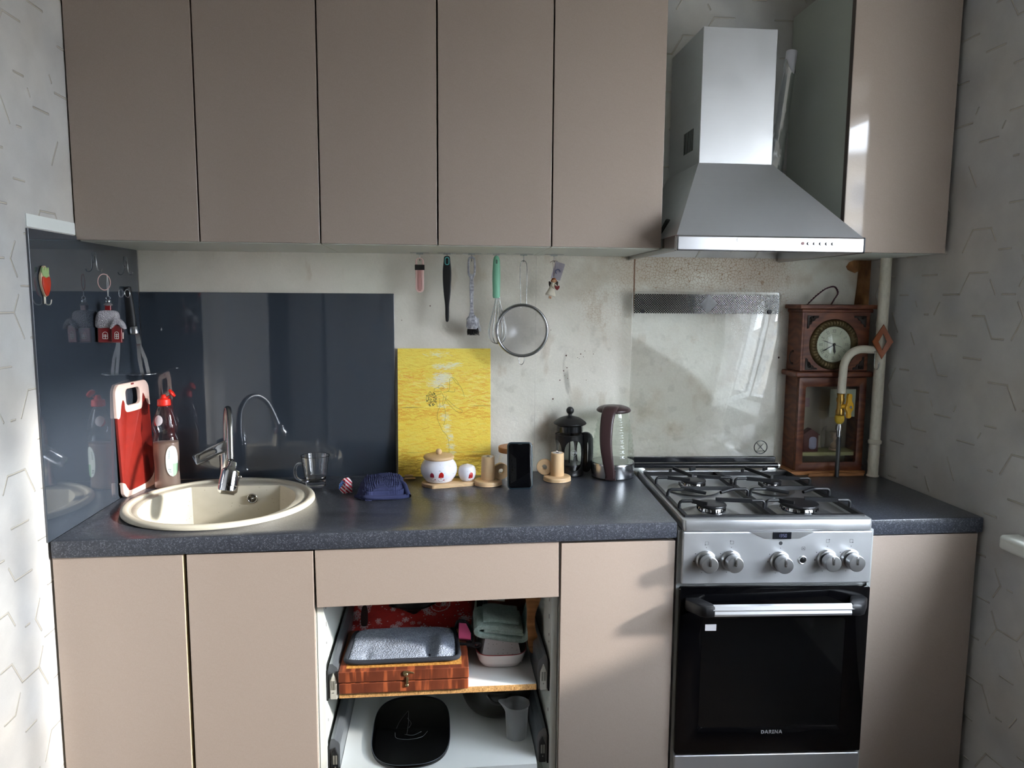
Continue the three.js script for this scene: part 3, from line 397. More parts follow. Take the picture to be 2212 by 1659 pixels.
{ // roll of kitchen foil propped behind the hood
  const f = thing('foil_roll', 'silver kitchen foil roll standing between hood chimney and right cupboard', 'foil', [1.018, 1.76, 0.15]);
  f.rotation.set(-0.09, 0, -0.142);
  part('core', cyl(0.0165, 0.0165, 0.436, [0, 0.218, 0], [0, 0, 0], 28), M(0xe0dfe6, 0.5), f);
  const g = grid(60, 60, (u, v) => { const a = u * TAU, y = -0.012 + v * (0.42 - 0.045 * Math.max(0, Math.cos(a - 1.1))), k = 1 - v, r = 0.0185 + 0.012 * k * k * fbm(u * 9, v * 14, 5, 3, 9) + 0.02 * k * k * Math.max(0, Math.cos(a - 3.4)) * vn(v * 20, u * 6, 2, 0, 6); return [Math.cos(a) * r, y, Math.sin(a) * r]; });
  part('foil', toCreasedNormals(g, 0.35), M(0xd9dbdc, 0.2, 1), f);
}
{
  const g = thing('scissors', 'dark grey scissor case with a red handle lying on the hood edge', 'scissors', [0.637, 1.5968, 0.33]);
  part('case', [buv(tf(new RoundedBoxGeometry(0.03, 0.05, 0.03, 2, 0.006), [0.004, 0.032, -0.01], [0.2, 0, -0.4]))], M(0x2a2b2e, 0.5), g);
  part('handle', torus(0.013, 0.0045, [0.008, 0.005, 0.03], [Math.PI / 2 - 0.2, 0, 0], [1.4, 0.9, 1]), M(0xc8382f, 0.4), g, 'red plastic handle');
}
// ---------- wall clock standing on the worktop ----------
{
  const c = thing('pendulum_clock', 'old brown wooden case clock with roman numerals standing in the corner', 'clock', [1.281, H, 0.004]), ym = 0.33, yt = 0.545, zf = 0.096, hw = 0.115;
  const oak = oakDark;
  part('base', [bx(-0.135, 0.123, 0, 0.012, 0, zf + 0.012, 0.003)], boardWood, c, 'paler plank base');
  const fs = shp(rr(0.232, ym - 0.02, 0.005, 0, 0.012 + (ym - 0.02) / 2)); fs.holes.push(new THREE.Path(rr(0.184, ym - 0.078, 0.005, 0, 0.166).map((q) => new THREE.Vector2(...q))));
  part('lower_case', [ext(fs, 0.014, 0.002).translate(0, 0, zf - 0.014), bx(-0.116, -0.108, 0.012, ym, 0, zf - 0.014), bx(0.108, 0.116, 0.012, ym, 0, zf - 0.014)], oak, c); part('back_board', bx(-0.108, 0.108, 0.012, ym, 0, 0.004), M(0xa39a88, 0.7), c);
  part('moulding', [bx(-0.135, 0.13, ym - 0.006, ym + 0.012, 0, zf + 0.014, 0.006)], oak, c);
  part('upper_case', [bx(-hw, hw, ym + 0.012, yt - 0.008, 0, zf, 0.004), bx(-hw - 0.004, -hw + 0.006, ym + 0.012, yt - 0.01, 0.004, zf + 0.002, 0.003)], oak, c);
  part('cornice', [bx(-0.132, 0.13, yt, yt + 0.014, 0, zf + 0.014, 0.003), bx(-0.122, 0.122, yt - 0.012, yt, 0, zf + 0.005, 0.004)], oak, c);
  const cy = 0.43, dx = -0.007;
  const bz = grid(300, 14, (u, v) => { const a = u * TAU, b = v * Math.PI, r = 0.0715 - 0.0135 * Math.cos(b) * -1, bump = 0.0014 * Math.sin(a * 46) * Math.sin(b * 3) * Math.sin(b); return [dx + Math.cos(a) * (0.07 - 0.0125 * Math.cos(b)), cy + Math.sin(a) * (0.07 - 0.0125 * Math.cos(b)), zf + 0.011 * Math.sin(b) + bump]; });
  part('bezel', bz, M(0x584a2e, 0.4, 0.7), c, 'chased brass ring');
  const face = ctex(512, 512, (g) => {
    g.fillStyle = '#c9cfba'; g.fillRect(0, 0, 512, 512); for (let k = 0; k < 9000; k++) { g.fillStyle = `rgba(${140 + rnd() * 60},${150 + rnd() * 50},${110 + rnd() * 50},0.08)`; g.fillRect(rnd() * 512, rnd() * 512, 6, 6); }
    g.strokeStyle = '#9a9f8c'; g.lineWidth = 3; g.beginPath(); g.arc(256, 256, 138, 0, TAU); g.stroke();
    g.fillStyle = '#4d4f45'; g.font = '54px serif'; g.textAlign = 'center'; g.textBaseline = 'middle';
    ['XII', 'I', 'II', 'III', 'IV', 'V', 'VI', 'VII', 'VIII', 'IX', 'X', 'XI'].forEach((s, i) => { g.save(); g.translate(256 + Math.sin(i * TAU / 12) * 184, 256 - Math.cos(i * TAU / 12) * 184); g.rotate(i * TAU / 12); g.scale(0.72, 1.2); g.fillText(s, 0, 0); g.restore(); });
    for (let i = 0; i < 60; i++) { g.save(); g.translate(256, 256); g.rotate(i * TAU / 60); g.fillRect(-1.5, -236, 3, i % 5 ? 4 : 12); g.restore(); }
  }, true, 1, 1);
  part('dial', fin(tf(new THREE.CircleGeometry(0.0605, 64), [dx, cy, zf + 0.0012])), M(0xffffff, 0.5, 0, { map: face }), c);
  const hand = (l, w, a, back, z) => buv(tf(ext(shp([[-w / 2, -back], [w / 2, -back], [w, l * 0.7], [0, l], [-w, l * 0.7]]), 0.0008, 0), [dx, cy, zf + z], [0, 0, a]));
  const hm = M(0x22211e, 0.5);
  part('hour_hand', [hand(0.031, 0.003, Math.PI + 0.12, 0.004, 0.004), ball(0.0035, [dx + 0.003, cy - 0.022, zf + 0.0042], [1, 1.4, 0.2])], hm, c); part('minute_hand', hand(0.05, 0.0018, 2.08, 0.004, 0.005), hm, c); part('second_hand', [hand(0.047, 0.001, 1.24, 0.026, 0.006), ball(0.005, [dx, cy, zf + 0.005], [1, 1, 0.5])], hm, c);
  part('dial_glass', fin(tf(new THREE.SphereGeometry(0.13, 48, 12, 0, TAU, 0, 0.485), [dx, cy, zf - 0.1065], [Math.PI / 2, 0, 0])), clear, c);
  const orn = shp([[0, 0], [0.042, 0], [0.04, 0.006], [0.03, 0.007], [0.026, 0.014], [0.019, 0.016], [0.016, 0.024], [0.009, 0.027], [0.007, 0.036], [0, 0.038]]);
  for (const [sx, sy] of [[1, 1], [-1, 1], [1, -1], [-1, -1]]) { const gs = [buv(toCreasedNormals(fin(tf(ext(orn, 0.004, 0.001), [sx > 0 ? -0.1 : 0.1, sy > 0 ? ym + 0.018 : yt - 0.022, zf - 0.001], [0, 0, sx * sy > 0 ? (sx > 0 ? 0 : Math.PI) : (sx > 0 ? -Math.PI / 2 : Math.PI / 2)])), 0.4))]; for (let k = 0; k < 7; k++) gs.push(ball(0.0016 + rnd() * 0.002, [(sx > 0 ? -0.1 : 0.1) + sx * (0.004 + rnd() * 0.014), (sy > 0 ? ym + 0.018 : yt - 0.022) + sy * (0.004 + rnd() * 0.014), zf + 0.004], 1, 10)); part('corner_ornament', gs, M(0x231b14, 0.4, 0.4), c); }
  part('door_glass', bx(-0.0915, 0.0915, 0.0405, 0.2915, zf - 0.008, zf - 0.006), clear, c);
  part('card', [bx(-0.001, 0.087, 0.19, 0.282, zf - 0.014, zf - 0.0125)], M(0xaab09c, 0.7), c, 'pale green square card with a deckled edge');
  part('shelf', bx(-0.107, 0.107, 0.058, 0.07, 0.004, zf - 0.018), M(0xa7a676, 0.6), c);
  const hs = shp([[-0.026, 0], [0.026, 0], [0.026, 0.055], [0.034, 0.055], [0.0, 0.078], [-0.034, 0.055], [-0.026, 0.055]]);
  part('small_house', [ext(hs, 0.03, 0.002).translate(-0.052, 0.0705, 0.04)], M(0x5a2f2a, 0.6), c); part('house_window', [ext(shp(rr(0.026, 0.042, 0.01)), 0.002, 0.0005).translate(-0.046, 0.1, 0.0695)], M(0x8f8fa4, 0.5), c);
  part('hourglass', [lathe(smooth([[0.0105, 0], [0.011, 0.012], [0.0025, 0.025], [0.011, 0.038], [0.0105, 0.05]], 20), 20, [0.04, 0.078, 0.05]), cyl(0.016, 0.016, 0.006, [0.04, 0.075, 0.05]), cyl(0.016, 0.016, 0.006, [0.04, 0.131, 0.05])], M(0xa8937a, 0.4), c);
  part('feather', [ext(spl([[0, 0], [0.01, 0.02], [0.008, 0.05], [0.014, 0.075], [0.002, 0.07], [-0.006, 0.03]]), 0.002, 0.0004).translate(0.0, 0.078, 0.045)], M(0x8a8578, 0.6), c);
  part('small_plaque', [bx(-0.075, -0.032, 0.213, 0.243, 0.0045, 0.01), bx(-0.068, -0.038, 0.218, 0.238, 0.0095, 0.014, 0.003)], M(0x9a7f80, 0.5), c);
  const rope = []; for (let s = 0; s < 2; s++) { const cv = new THREE.CatmullRomCurve3([[-0.077, yt + 0.014, 0.045], [-0.045, yt + 0.045, 0.045], [-0.012, yt + 0.068, 0.046], [0.014, yt + 0.072, 0.046], [0.027, yt + 0.052, 0.045], [0.015, yt + 0.03, 0.045], [0.006, yt + 0.014, 0.045]].map((q) => V(...q))), pp = cv.getPoints(90).map((p, i) => [p.x + Math.cos(i * 0.9 + s * Math.PI) * 0.0017, p.y + Math.sin(i * 0.9 + s * Math.PI) * 0.0017, p.z + Math.sin(i * 0.9 + s * Math.PI) * 0.0017]); rope.push(tube(pp, 0.0016, 180, 6)); }
  part('hanging_cord', rope, M(0x4a2530, 0.8), c, 'twisted dark red cord');
  part('side_ring', torus(0.013, 0.0022, [-0.121, ym + 0.055, 0.05], [0, 0, 0], [0.8, 1.6, 1]), M(0x2a1a16, 0.5), c);
}
// ---------- gas pipe ----------
const pipePaint = M(0xffffff, 0.32, 0, { map: dtex(256, 512, (i, j) => { const n = (fbm(i / 20, j / 20, 63, 4, 13, 26) - 0.5) * 26, d = h2(i >> 1, j >> 1, 64) > 0.9975 ? -110 : 0; return [214 + n + d, 207 + n + d, 188 + n + d]; }, true, 2, 2) });
{
  const p = thing('gas_pipe', 'cream painted vertical gas pipe with an elbow branch in the right corner', 'pipe', [1.411, H, 0.141]);
  part('riser', [cyl(0.0168, 0.0168, 0.7065, [0, 0.3534, 0], [0, 0, 0], 36), lathe([[0.0168, 0], [0.0205, 0.003], [0.021, 0.01], [0.0185, 0.014], [0.0168, 0.016]], 36, [0, 0.108, 0]), lathe([[0.0168, 0], [0.0195, 0.001], [0.0195, 0.005], [0.0168, 0.007]], 36, [0, 0.0, 0])], pipePaint, p);
  part('branch', tube([[0, 0.415, 0], [-0.03, 0.416, 0], [-0.075, 0.416, 0.002], [-0.104, 0.402, 0.003], [-0.121, 0.372, 0.003], [-0.1245, 0.33, 0.003], [-0.126, 0.276, 0.003]], 0.0128, 60, 20), pipePaint, p);
  const vx = -0.127, vz = 0.003, brass = M(0xb08d4a, 0.3, 0.9), yellow = M(0xd9a51e, 0.4);
  part('valve_body', lathe([[0, 0.278], [0.0118, 0.277], [0.0118, 0.27], [0.0105, 0.262], [0.013, 0.26], [0.013, 0.25], [0.0108, 0.246], [0.0108, 0.225], [0.0135, 0.22], [0.0135, 0.208], [0.012, 0.204], [0, 0.204]], 6 * 4, [vx, 0, vz]), brass, p);
  part('insulating_nut', lathe([[0, 0.206], [0.014, 0.204], [0.0155, 0.196], [0.0145, 0.186], [0.011, 0.18], [0.007, 0.176], [0, 0.176]], 32, [vx, 0, vz]), M(0xd7b23a, 0.35), p);
  part('valve_handle', [ext(spl([[-0.004, 0.042], [0.007, 0.04], [0.008, 0.02], [0.014, 0.008], [0.014, -0.006], [0.008, -0.018], [0.007, -0.034], [-0.004, -0.036], [-0.006, -0.018], [-0.012, -0.004], [-0.008, 0.012]]), 0.012, 0.002).translate(vx + 0.018, 0.234, vz + 0.012), cyl(0.0075, 0.0075, 0.014, [vx + 0.004, 0.234, vz + 0.008], [0, 0, Math.PI / 2], 16)], yellow, p, 'yellow wing handle'); part('handle_screw', cyl(0.0045, 0.0045, 0.003, [vx + 0.0215, 0.234, vz + 0.0245], [Math.PI / 2, 0, 0], 6), wire, p);
  part('hose_fitting', [cyl(0.0075, 0.0075, 0.02, [vx, 0.17, vz]), fin(new THREE.CylinderGeometry(0.0105, 0.0105, 0.015, 6).translate(vx, 0.164, vz)), cyl(0.0072, 0.0072, 0.024, [vx, 0.146, vz])], chrome, p);
  const hp = []; for (let i = 0; i <= 60; i++) { const y = 0.138 - (i / 60) * 0.137; hp.push([i % 2 ? 0.0073 : 0.0062, y]); } part('gas_hose', lathe(hp.reverse(), 20, [vx + 0.002, 0, vz]), M(0x5f6062, 0.35, 0.8), p, 'corrugated grey hose');
}
one('wood_strip', 'thin pale wooden lath lying at the foot of the gas pipe', 'strip', bx(1.195, 1.386, H, H + 0.01, 0.127, 0.135, 0.002), boardWood);
{
  const d = thing('diamond_ornament', 'small orange wooden diamond frame with a hook hung on the gas pipe', 'ornament', [1.4, 1.303, 0.166], -0.42);
  const s = shp([[0, 0.056], [0.031, 0], [0, -0.056], [-0.031, 0]]); s.holes.push(new THREE.Path([[0, 0.031], [0.0155, 0], [0, -0.031], [-0.0155, 0]].map((q) => new THREE.Vector2(...q))));
  part('frame', ext(s, 0.008, 0.003, 0.4, 3).translate(0, 0, -0.003), M(0xa85f2c, 0.4, 0, { map: dtex(64, 64, (i, j) => { const n = (fbm(i / 8, j / 8, 44, 3, 8, 8) - 0.5) * 70; return [240 + n, 225 + n, 210 + n]; }) }), d);
  part('hook', tube([[-0.02, -0.03, 0.002], [-0.02, -0.06, 0.004], [-0.019, -0.082, 0.006], [-0.013, -0.088, 0.01], [-0.009, -0.08, 0.012], [-0.008, -0.066, 0.012]], 0.0014, 40, 8), wire, d);
}

// ---------- by the sink ----------
{ // washing-up liquid
  const b = thing('soap_bottle', 'clear washing-up liquid bottle with a red flip cap beside the sink', 'bottle', [-0.822, top(-0.82), 0.105], 0.25);
  const pr = smooth([[0.0, 0], [0.033, 0.0005], [0.037, 0.006], [0.0365, 0.03], [0.0355, 0.06], [0.037, 0.1], [0.0365, 0.13], [0.0365, 0.15], [0.031, 0.165], [0.032, 0.172], [0.036, 0.185], [0.0335, 0.2], [0.028, 0.22], [0.019, 0.242], [0.0155, 0.247], [0.0155, 0.252]], 60);
  part('bottle_wall', lathe(pr, 48, [0, 0, 0], [0, 0, 0], [1, 1, 0.72]), glassPane(0xf2f2f4, 0.04), b);
  part('liquid', lathe([[0, 0.003], ...pr.filter((q) => q[1] > 0.003 && q[1] < 0.142).map((q) => [q[0] - 0.0014, q[1]]), [0, 0.142]], 40, [0, 0, 0], [0, 0, 0], [1, 1, 0.7]), M(0xdcc4b2, 0.3, 0, { transmission: 0.7, thickness: 0 }), b, 'pale liquid');
  part('cap', [lathe([[0, 0.25], [0.0185, 0.25], [0.019, 0.254], [0.018, 0.268], [0.0165, 0.27], [0.011, 0.271], [0.008, 0.276], [0.0065, 0.283], [0, 0.284]], 40)], M(0xd0281c, 0.4), b, 'red screw cap');
  part('flip_lid', [buv(tf(lathe([[0, 0], [0.0125, 0], [0.0135, 0.003], [0.0125, 0.007], [0.004, 0.009], [0, 0.004]], 32), [0.02, 0.285, 0], [0, 0, -0.95])), buv(tf(new RoundedBoxGeometry(0.01, 0.004, 0.008, 2, 0.0015), [0.011, 0.276, 0], [0, 0, 0.6]))], M(0xd0281c, 0.4), b);
  const lab = ctex(128, 256, (g) => { g.fillStyle = '#dfeae4'; g.fillRect(0, 0, 128, 256); g.fillStyle = '#9cc8a0'; g.fillRect(64, 150, 64, 106); g.fillStyle = '#65757c'; g.font = 'bold 34px sans-serif'; g.save(); g.translate(40, 226); g.rotate(-Math.PI / 2); g.fillText('22', 0, 0); g.restore(); for (let k = 0; k < 13; k++) g.fillRect(22, 42 + k * 5, 18, k % 3 ? 2 : 3); for (let k = 0; k < 14; k++) { g.fillStyle = 'rgba(110,130,140,0.55)'; g.fillRect(56 + (k % 2) * 3, 28 + k * 8, 48 - (k % 3) * 8, 2); } }, true, 1, 1);
  part('label', grid(20, 30, (u, v) => { const y = (v - 0.5) * 2, a = 0.0 + (u - 0.5) * 1.0 * Math.sqrt(Math.max(0, 1 - Math.abs(y) ** 2.6)), A = 0.5 + a; return [Math.sin(A) * 0.0378, 0.085 + y * 0.047, Math.cos(A) * 0.0378 * 0.72]; }), M(0xffffff, 0.5, 0, { map: lab, side: THREE.DoubleSide }), b);
  part('neck_label', grid(16, 16, (u, v) => { const y = (v - 0.5) * 2, A = -0.62 + (u - 0.5) * 1.0 * Math.sqrt(Math.max(0, 1 - y * y)), r = 0.0345 - (y + 1) * 0.0045; return [Math.sin(A) * r, 0.208 + y * 0.016, Math.cos(A) * r * 0.74]; }), M(0xffffff, 0.5, 0, { side: THREE.DoubleSide, map: ctex(64, 64, (g) => { g.fillStyle = '#e8e6ea'; g.fillRect(0, 0, 64, 64); g.fillStyle = '#b8242a'; g.beginPath(); g.moveTo(0, 64); g.lineTo(0, 22); g.lineTo(26, 64); g.fill(); }, true, 1, 1) }), b);
}
{ // chopping board against the side panel
  const W = 0.178, Hh = 0.318, b = thing('chopping_board', 'dark red chopping board with pale pink trim leaning by the sink', 'board', [-0.8965, top(-0.9) + 0.0005, 0.137], Math.PI / 2 - 0.13);
  b.rotation.order = 'YXZ'; b.rotation.x = -0.035;
  const out = [...rr(W, Hh, 0.022, 0, Hh / 2, 8)].map(([x, y]) => [x, y > Hh - 0.03 ? y + 0.014 * (1 - (2 * x / W) ** 2) : y]);
  const hole = rr(0.078, 0.05, 0.014, 0, Hh - 0.034, 6), P = (a) => new THREE.Path(a.map((q) => new THREE.Vector2(...q)));
  const s = shp(out); s.holes.push(P(hole)); part('board', ext(s, 0.0095, 0.003), M(0x7f2119, 0.42, 0, { map: dtex(128, 128, (i, j) => { const n = (fbm(i / 14, j / 14, 19, 4, 9, 9) - 0.5) * 26; return [248 + n, 240 + n, 236 + n]; }, true, 6, 6) }), b);
  const pink = M(0xe6c9bd, 0.5);
  const sp = (a) => new THREE.SplineCurve(a.map((q) => new THREE.Vector2(...q))).getPoints(60).map((q) => [q.x, q.y]);
  const t = shp([...sp([[-W / 2 - 0.0015, 0.232], [-0.083, 0.227], [-0.073, 0.234], [-0.064, 0.262], [-0.055, 0.278], [-0.047, 0.27], [-0.0465, 0.252], [-0.041, 0.243], [-0.025, 0.24], [0.025, 0.24], [0.041, 0.243], [0.0465, 0.253], [0.05, 0.274], [0.056, 0.286], [0.065, 0.272], [0.076, 0.252], [W / 2 + 0.0015, 0.246]]), ...rr(W + 0.003, Hh + 0.003, 0.022, 0, Hh / 2, 8).filter((q) => q[1] > 0.28).sort((a, c) => c[0] - a[0]).map(([x, y]) => [x, y > Hh - 0.03 ? y + 0.014 * (1 - (2 * x / W) ** 2) : y])]); t.holes.push(P(rr(0.076, 0.048, 0.013, 0, Hh - 0.034, 6)));
  part('trim', [ext(t, 0.0117, 0.003).translate(0, 0, -0.0011), ext(shp([...rr(W + 0.003, 0.09, 0.022, 0, 0.0435, 8).filter((q) => q[1] < 0.0225), ...sp([[W / 2 + 0.0015, 0.062], [0.078, 0.036], [0.06, 0.024], [0.03, 0.017], [-0.05, 0.016], [-0.066, 0.024], [-0.078, 0.04], [-W / 2 - 0.0015, 0.046]])]), 0.0117, 0.003).translate(0, 0, -0.0011)], pink, b, 'pale pink dripped trim'); part('trim_slot', ext(shp(rr(0.016, 0.005, 0.0024, 0, Hh + 0.0025)), 0.0004, 0).translate(0, 0, 0.0106), M(0x7e2320, 0.5), b);
}
// ---------- hooks on the side panel ----------
const px0 = XL + 0.0062;
function panelHook(y, z, label) { const h = thing('adhesive_hook', label, 'hook', [px0, y, z]); part('clear_base', ext(shp(rr(0.022, 0.03, 0.005)), 0.0016, 0.0004).rotateY(Math.PI / 2), clearSoft, h); part('hook_wire', tube([[0.002, 0.004, 0], [0.005, -0.008, 0], [0.006, -0.026, 0], [0.01, -0.036, 0.001], [0.017, -0.038, 0.003], [0.021, -0.031, 0.004]], 0.0013, 30, 8), wire, h); }
panelHook(1.532, 0.292, 'clear adhesive hook on the side panel holding the glass house ornament');
panelHook(1.53, 0.094, 'clear adhesive hook on the side panel holding the potato masher');
{
  const o = thing('house_ornament', 'red glass house bauble with a snowy roof hanging on the side panel', 'ornament', [-0.887, 1.309, 0.295], 0.2);
  o.rotation.z = -0.03;
  const red = M(0x7a0f14, 0.12, 0, { clearcoat: 1 }), snow = M(0xd6d3d4, 0.85, 0, { bumpMap: dtex(128, 128, (i, j) => grey(vn(i / 2, j / 2, 3, 64, 64) * 255), false, 14, 14), bumpScale: 0.0022, map: dtex(128, 128, (i, j) => { const n = (vn(i / 2, j / 2, 3, 64, 64) - 0.5) * 90; return [225 + n, 222 + n, 226 + n]; }, true, 14, 14) }), pw = M(0xe6ded6, 0.5);
  part('house', [box(0.046, 0.044, 0.034, -0.002, 0.018, 0, 0.004), buv(tf(new RoundedBoxGeometry(0.026, 0.048, 0.022, 2, 0.003), [0.023, 0.021, 0.014])), box(0.016, 0.02, 0.014, -0.001, 0.088, 0, 0.003)], red, o);
  part('snow_roof', [ext(spl([[-0.028, 0.037], [-0.03, 0.052], [-0.022, 0.078], [0.0, 0.083], [0.02, 0.078], [0.025, 0.052], [0.024, 0.039], [0, 0.036]]), 0.046, 0.008, 1, 4).translate(0, 0, -0.023), buv(tf(ext(spl([[-0.017, 0.03], [-0.014, 0.046], [0, 0.058], [0.014, 0.046], [0.018, 0.03], [0.01, 0.034], [0, 0.044], [-0.01, 0.034]]), 0.03, 0.003, 1), [0.025, 0.004, 0.002])), ball(0.011, [-0.001, 0.098, 0], [1, 0.4, 0.9], 16)], snow, o, 'snow-covered roof');
  const win = (x, y, z, w, h, ry) => { const g = []; for (const [a, b, c, d] of [[w, 0.001, 0, 0], [0.001, h, -w / 2, h / 2], [0.001, h, w / 2, h / 2], [0.001, h, 0, h / 2], [w, 0.001, 0, h * 0.45], [w, 0.001, 0, h * 0.8]]) g.push(new THREE.BoxGeometry(a, b, 0.0008).translate(c, d, 0)); g.push(new THREE.TorusGeometry(w / 2, 0.0006, 5, 12, Math.PI).translate(0, h, 0)); return g.map((q) => fin(tf(q, [x, y, z], [0, ry, 0]))); };
  part('window', [...win(-0.006, 0.007, 0.0173, 0.012, 0.012, 0), ...win(0.023, 0.008, 0.0254, 0.009, 0.014, 0), ...win(0.0362, 0.008, 0.014, 0.009, 0.012, Math.PI / 2)], pw, o);
  part('cap', [lathe([[0, 0.1], [0.006, 0.1], [0.0065, 0.108], [0.004, 0.11], [0, 0.11]], 20, [-0.001, 0, 0]), torus(0.005, 0.0008, [-0.001, 0.115, 0])], chrome, o);
  part('string', [tube([[-0.001, 0.119, 0], [-0.003, 0.15, -0.002], [-0.003, 0.178, -0.004]], 0.0007, 8, 5), tube([[-0.001, 0.119, 0], [0.0, 0.15, -0.003], [-0.003, 0.178, -0.004]], 0.0007, 8, 5)], M(0xd8d6d0, 0.8), o);
}
one('rubber_band', 'pale pink rubber band hanging on the same hook as the glass house', 'band', torus(0.0175, 0.0011, [0, 0, 0], [0, 0.9, 0], [0.95, 1.2, 1], 8, 36), M(0xcfa49a, 0.6), [-0.889, 1.4665, 0.302]);
{
  const m = thing('potato_masher', 'black-handled steel potato masher hanging in the corner by the window-side panel'.replace('window-side', 'side'), 'masher', [-0.888, 1.2, 0.103], 0.15);
  m.rotation.z = 0.02;
  part('handle', [lathe(smooth([[0, 0.14], [0.01, 0.141], [0.0125, 0.15], [0.0128, 0.19], [0.0115, 0.23], [0.0105, 0.248], [0.0098, 0.257], [0, 0.259]], 40), 24, [-0.004, 0, 0], [0, 0, 0.05], [1, 1, 0.7])], rubber, m, 'black ridged handle');
  part('hang_ring', torus(0.0085, 0.0018, [-0.016, 0.238, 0.0075], [0, 0, 0.05], [0.8, 1.3, 1]), chrome, m);
  part('collar', lathe([[0, 0.118], [0.011, 0.118], [0.0115, 0.122], [0.0105, 0.141], [0, 0.141]], 24, [-0.002, 0, 0], [0, 0, 0.04], [1, 1, 0.7]), M(0xcfd0d2, 0.3, 0.95), m);
  const strip = (pts, w = 0.011) => { const g = grid(1, pts.length - 1, (u, v) => { const p = pts[Math.round(v * (pts.length - 1))]; return [p[0] + (u - 0.5) * w, p[1], p[2]]; }); const b = g.clone().translate(0, 0, -0.0015); return [g, b]; };
  part('prong', [...strip([[0.001, 0.12, 0], [0.004, 0.088, 0]], 0.012), ...strip([[0.002, 0.09, 0], [0.003, 0.045, 0.004], [0.008, 0.002, 0.004]], 0.01), ...strip([[0.004, 0.09, 0], [0.018, 0.045, 0], [0.024, 0.002, 0]], 0.01)].map((g) => g), M(0xcfd1d4, 0.22, 1, { side: THREE.DoubleSide }), m);
  part('plate', [cyl(0.042, 0.042, 0.0016, [0.01, 0.001, 0.0], [0, 0, 0], 40)], M(0xcfd1d4, 0.22, 1), m, 'round flat mashing plate');
}
{
  const s = thing('carrot_hook', 'red and green carrot-shaped wooden hook near the front edge of the side panel', 'hook', [px0, 1.412, 0.557], Math.PI / 2);
  part('stick', [bx(-0.0035, 0.0035, -0.002, 0.025, 0.001, 0.0035, 0.001), tube([[0, 0.0, 0.003], [-0.001, -0.004, 0.008], [-0.004, -0.002, 0.016], [-0.006, 0.008, 0.02]], 0.0013, 16, 6)], M(0xd9d3c4, 0.5), s);
  part('backing', ext(spl([[0, 0.014], [0.014, 0.03], [0.019, 0.05], [0.019, 0.066], [0.012, 0.075], [0.004, 0.086], [-0.006, 0.083], [-0.014, 0.072], [-0.019, 0.062], [-0.018, 0.045], [-0.012, 0.028]]), 0.006, 0.0015).translate(0, 0, 0.001), M(0xc8b394, 0.6), s);
  part('root', ext(spl([[0, 0.016], [0.013, 0.031], [0.0175, 0.05], [0.013, 0.061], [0.0, 0.058], [-0.013, 0.061], [-0.0175, 0.05], [-0.012, 0.03]]), 0.006, 0.0025, 1, 3).translate(0, 0, 0.0045), M(0xc43a22, 0.35), s, 'orange-red root');
  part('leaf', [[-0.009, 0.3], [0.0, 0], [0.009, -0.3]].map(([x, a]) => fin(tf(ext(spl([[0, 0], [0.0055, 0.01], [0.004, 0.02], [0, 0.026], [-0.004, 0.02], [-0.0055, 0.01]]), 0.004, 0.001), [x * 0.6, 0.058, 0.0045], [0, 0, a]))), M(0x9db87c, 0.5), s, 'pale green leaves');
}
// ---------- on the worktop ----------
{
  const x = -0.378, m = thing('glass_mug', 'empty clear glass mug standing behind the right end of the sink', 'mug', [x, top(x), 0.135]);
  const gl = M(0xffffff, 0.015, 0, { transmission: 1, thickness: 0.003, ior: 1.48 });
  part('cup', lathe([[0, 0.001], [0.028, 0.0005], [0.03, 0.003], [0.031, 0.02], [0.033, 0.032], [0.0425, 0.094], [0.0428, 0.0955], [0.041, 0.0955], [0.0405, 0.094], [0.0315, 0.034], [0.029, 0.018], [0.0, 0.015]], 48), gl, m);
  part('handle', tube([[-0.036, 0.075, 0.014], [-0.05, 0.072, 0.022], [-0.056, 0.055, 0.026], [-0.052, 0.032, 0.023], [-0.036, 0.02, 0.014], [-0.03, 0.017, 0.01]], 0.0042, 40, 12), gl, m);
}
{ // dart flight
  const f = thing('dart_flight', 'tiny dart flight printed with stars and stripes lying beside the navy cloth', 'dart', [-0.277, top(-0.277) + 0.001, 0.232], 0.2);
  const flag = ctex(256, 256, (g, w) => { g.fillStyle = '#f1e9ea'; g.fillRect(0, 0, w, w); g.save(); g.translate(w / 2, w / 2); g.rotate(0.72); g.fillStyle = '#c2273c'; for (let k = -5; k < 6; k += 1) g.fillRect(-200, k * 44, 400, 22); g.fillStyle = '#2a5fae'; g.fillRect(-220, -20, 190, 260); g.fillStyle = '#fff'; for (let a = 0; a < 6; a++) for (let b = 0; b < 6; b++) { g.beginPath(); g.arc(-200 + a * 30 + (b % 2) * 15, -4 + b * 26, 6, 0, TAU); g.fill(); } g.restore(); }, true, 1 / 0.045, 1 / 0.052); flag.offset.set(0.5, 0);
  const fm = M(0xffffff, 0.35, 0, { map: flag }), s = shp([[-0.008, 0], [0.0195, 0.0005], [0.0195, 0.034], [0.01, 0.047], [-0.004, 0.045], [-0.0175, 0.028], [-0.0185, 0.014]]);
  part('fin', ext(s, 0.0012, 0.0003), fm, f); part('fin', ext(shp([[-0.012, 0], [0.012, 0.0], [0.014, 0.03], [0.006, 0.042], [-0.006, 0.042], [-0.014, 0.03]]), 0.0012, 0.0003).rotateY(Math.PI / 2).translate(0, 0, 0.0005), fm, f);
}
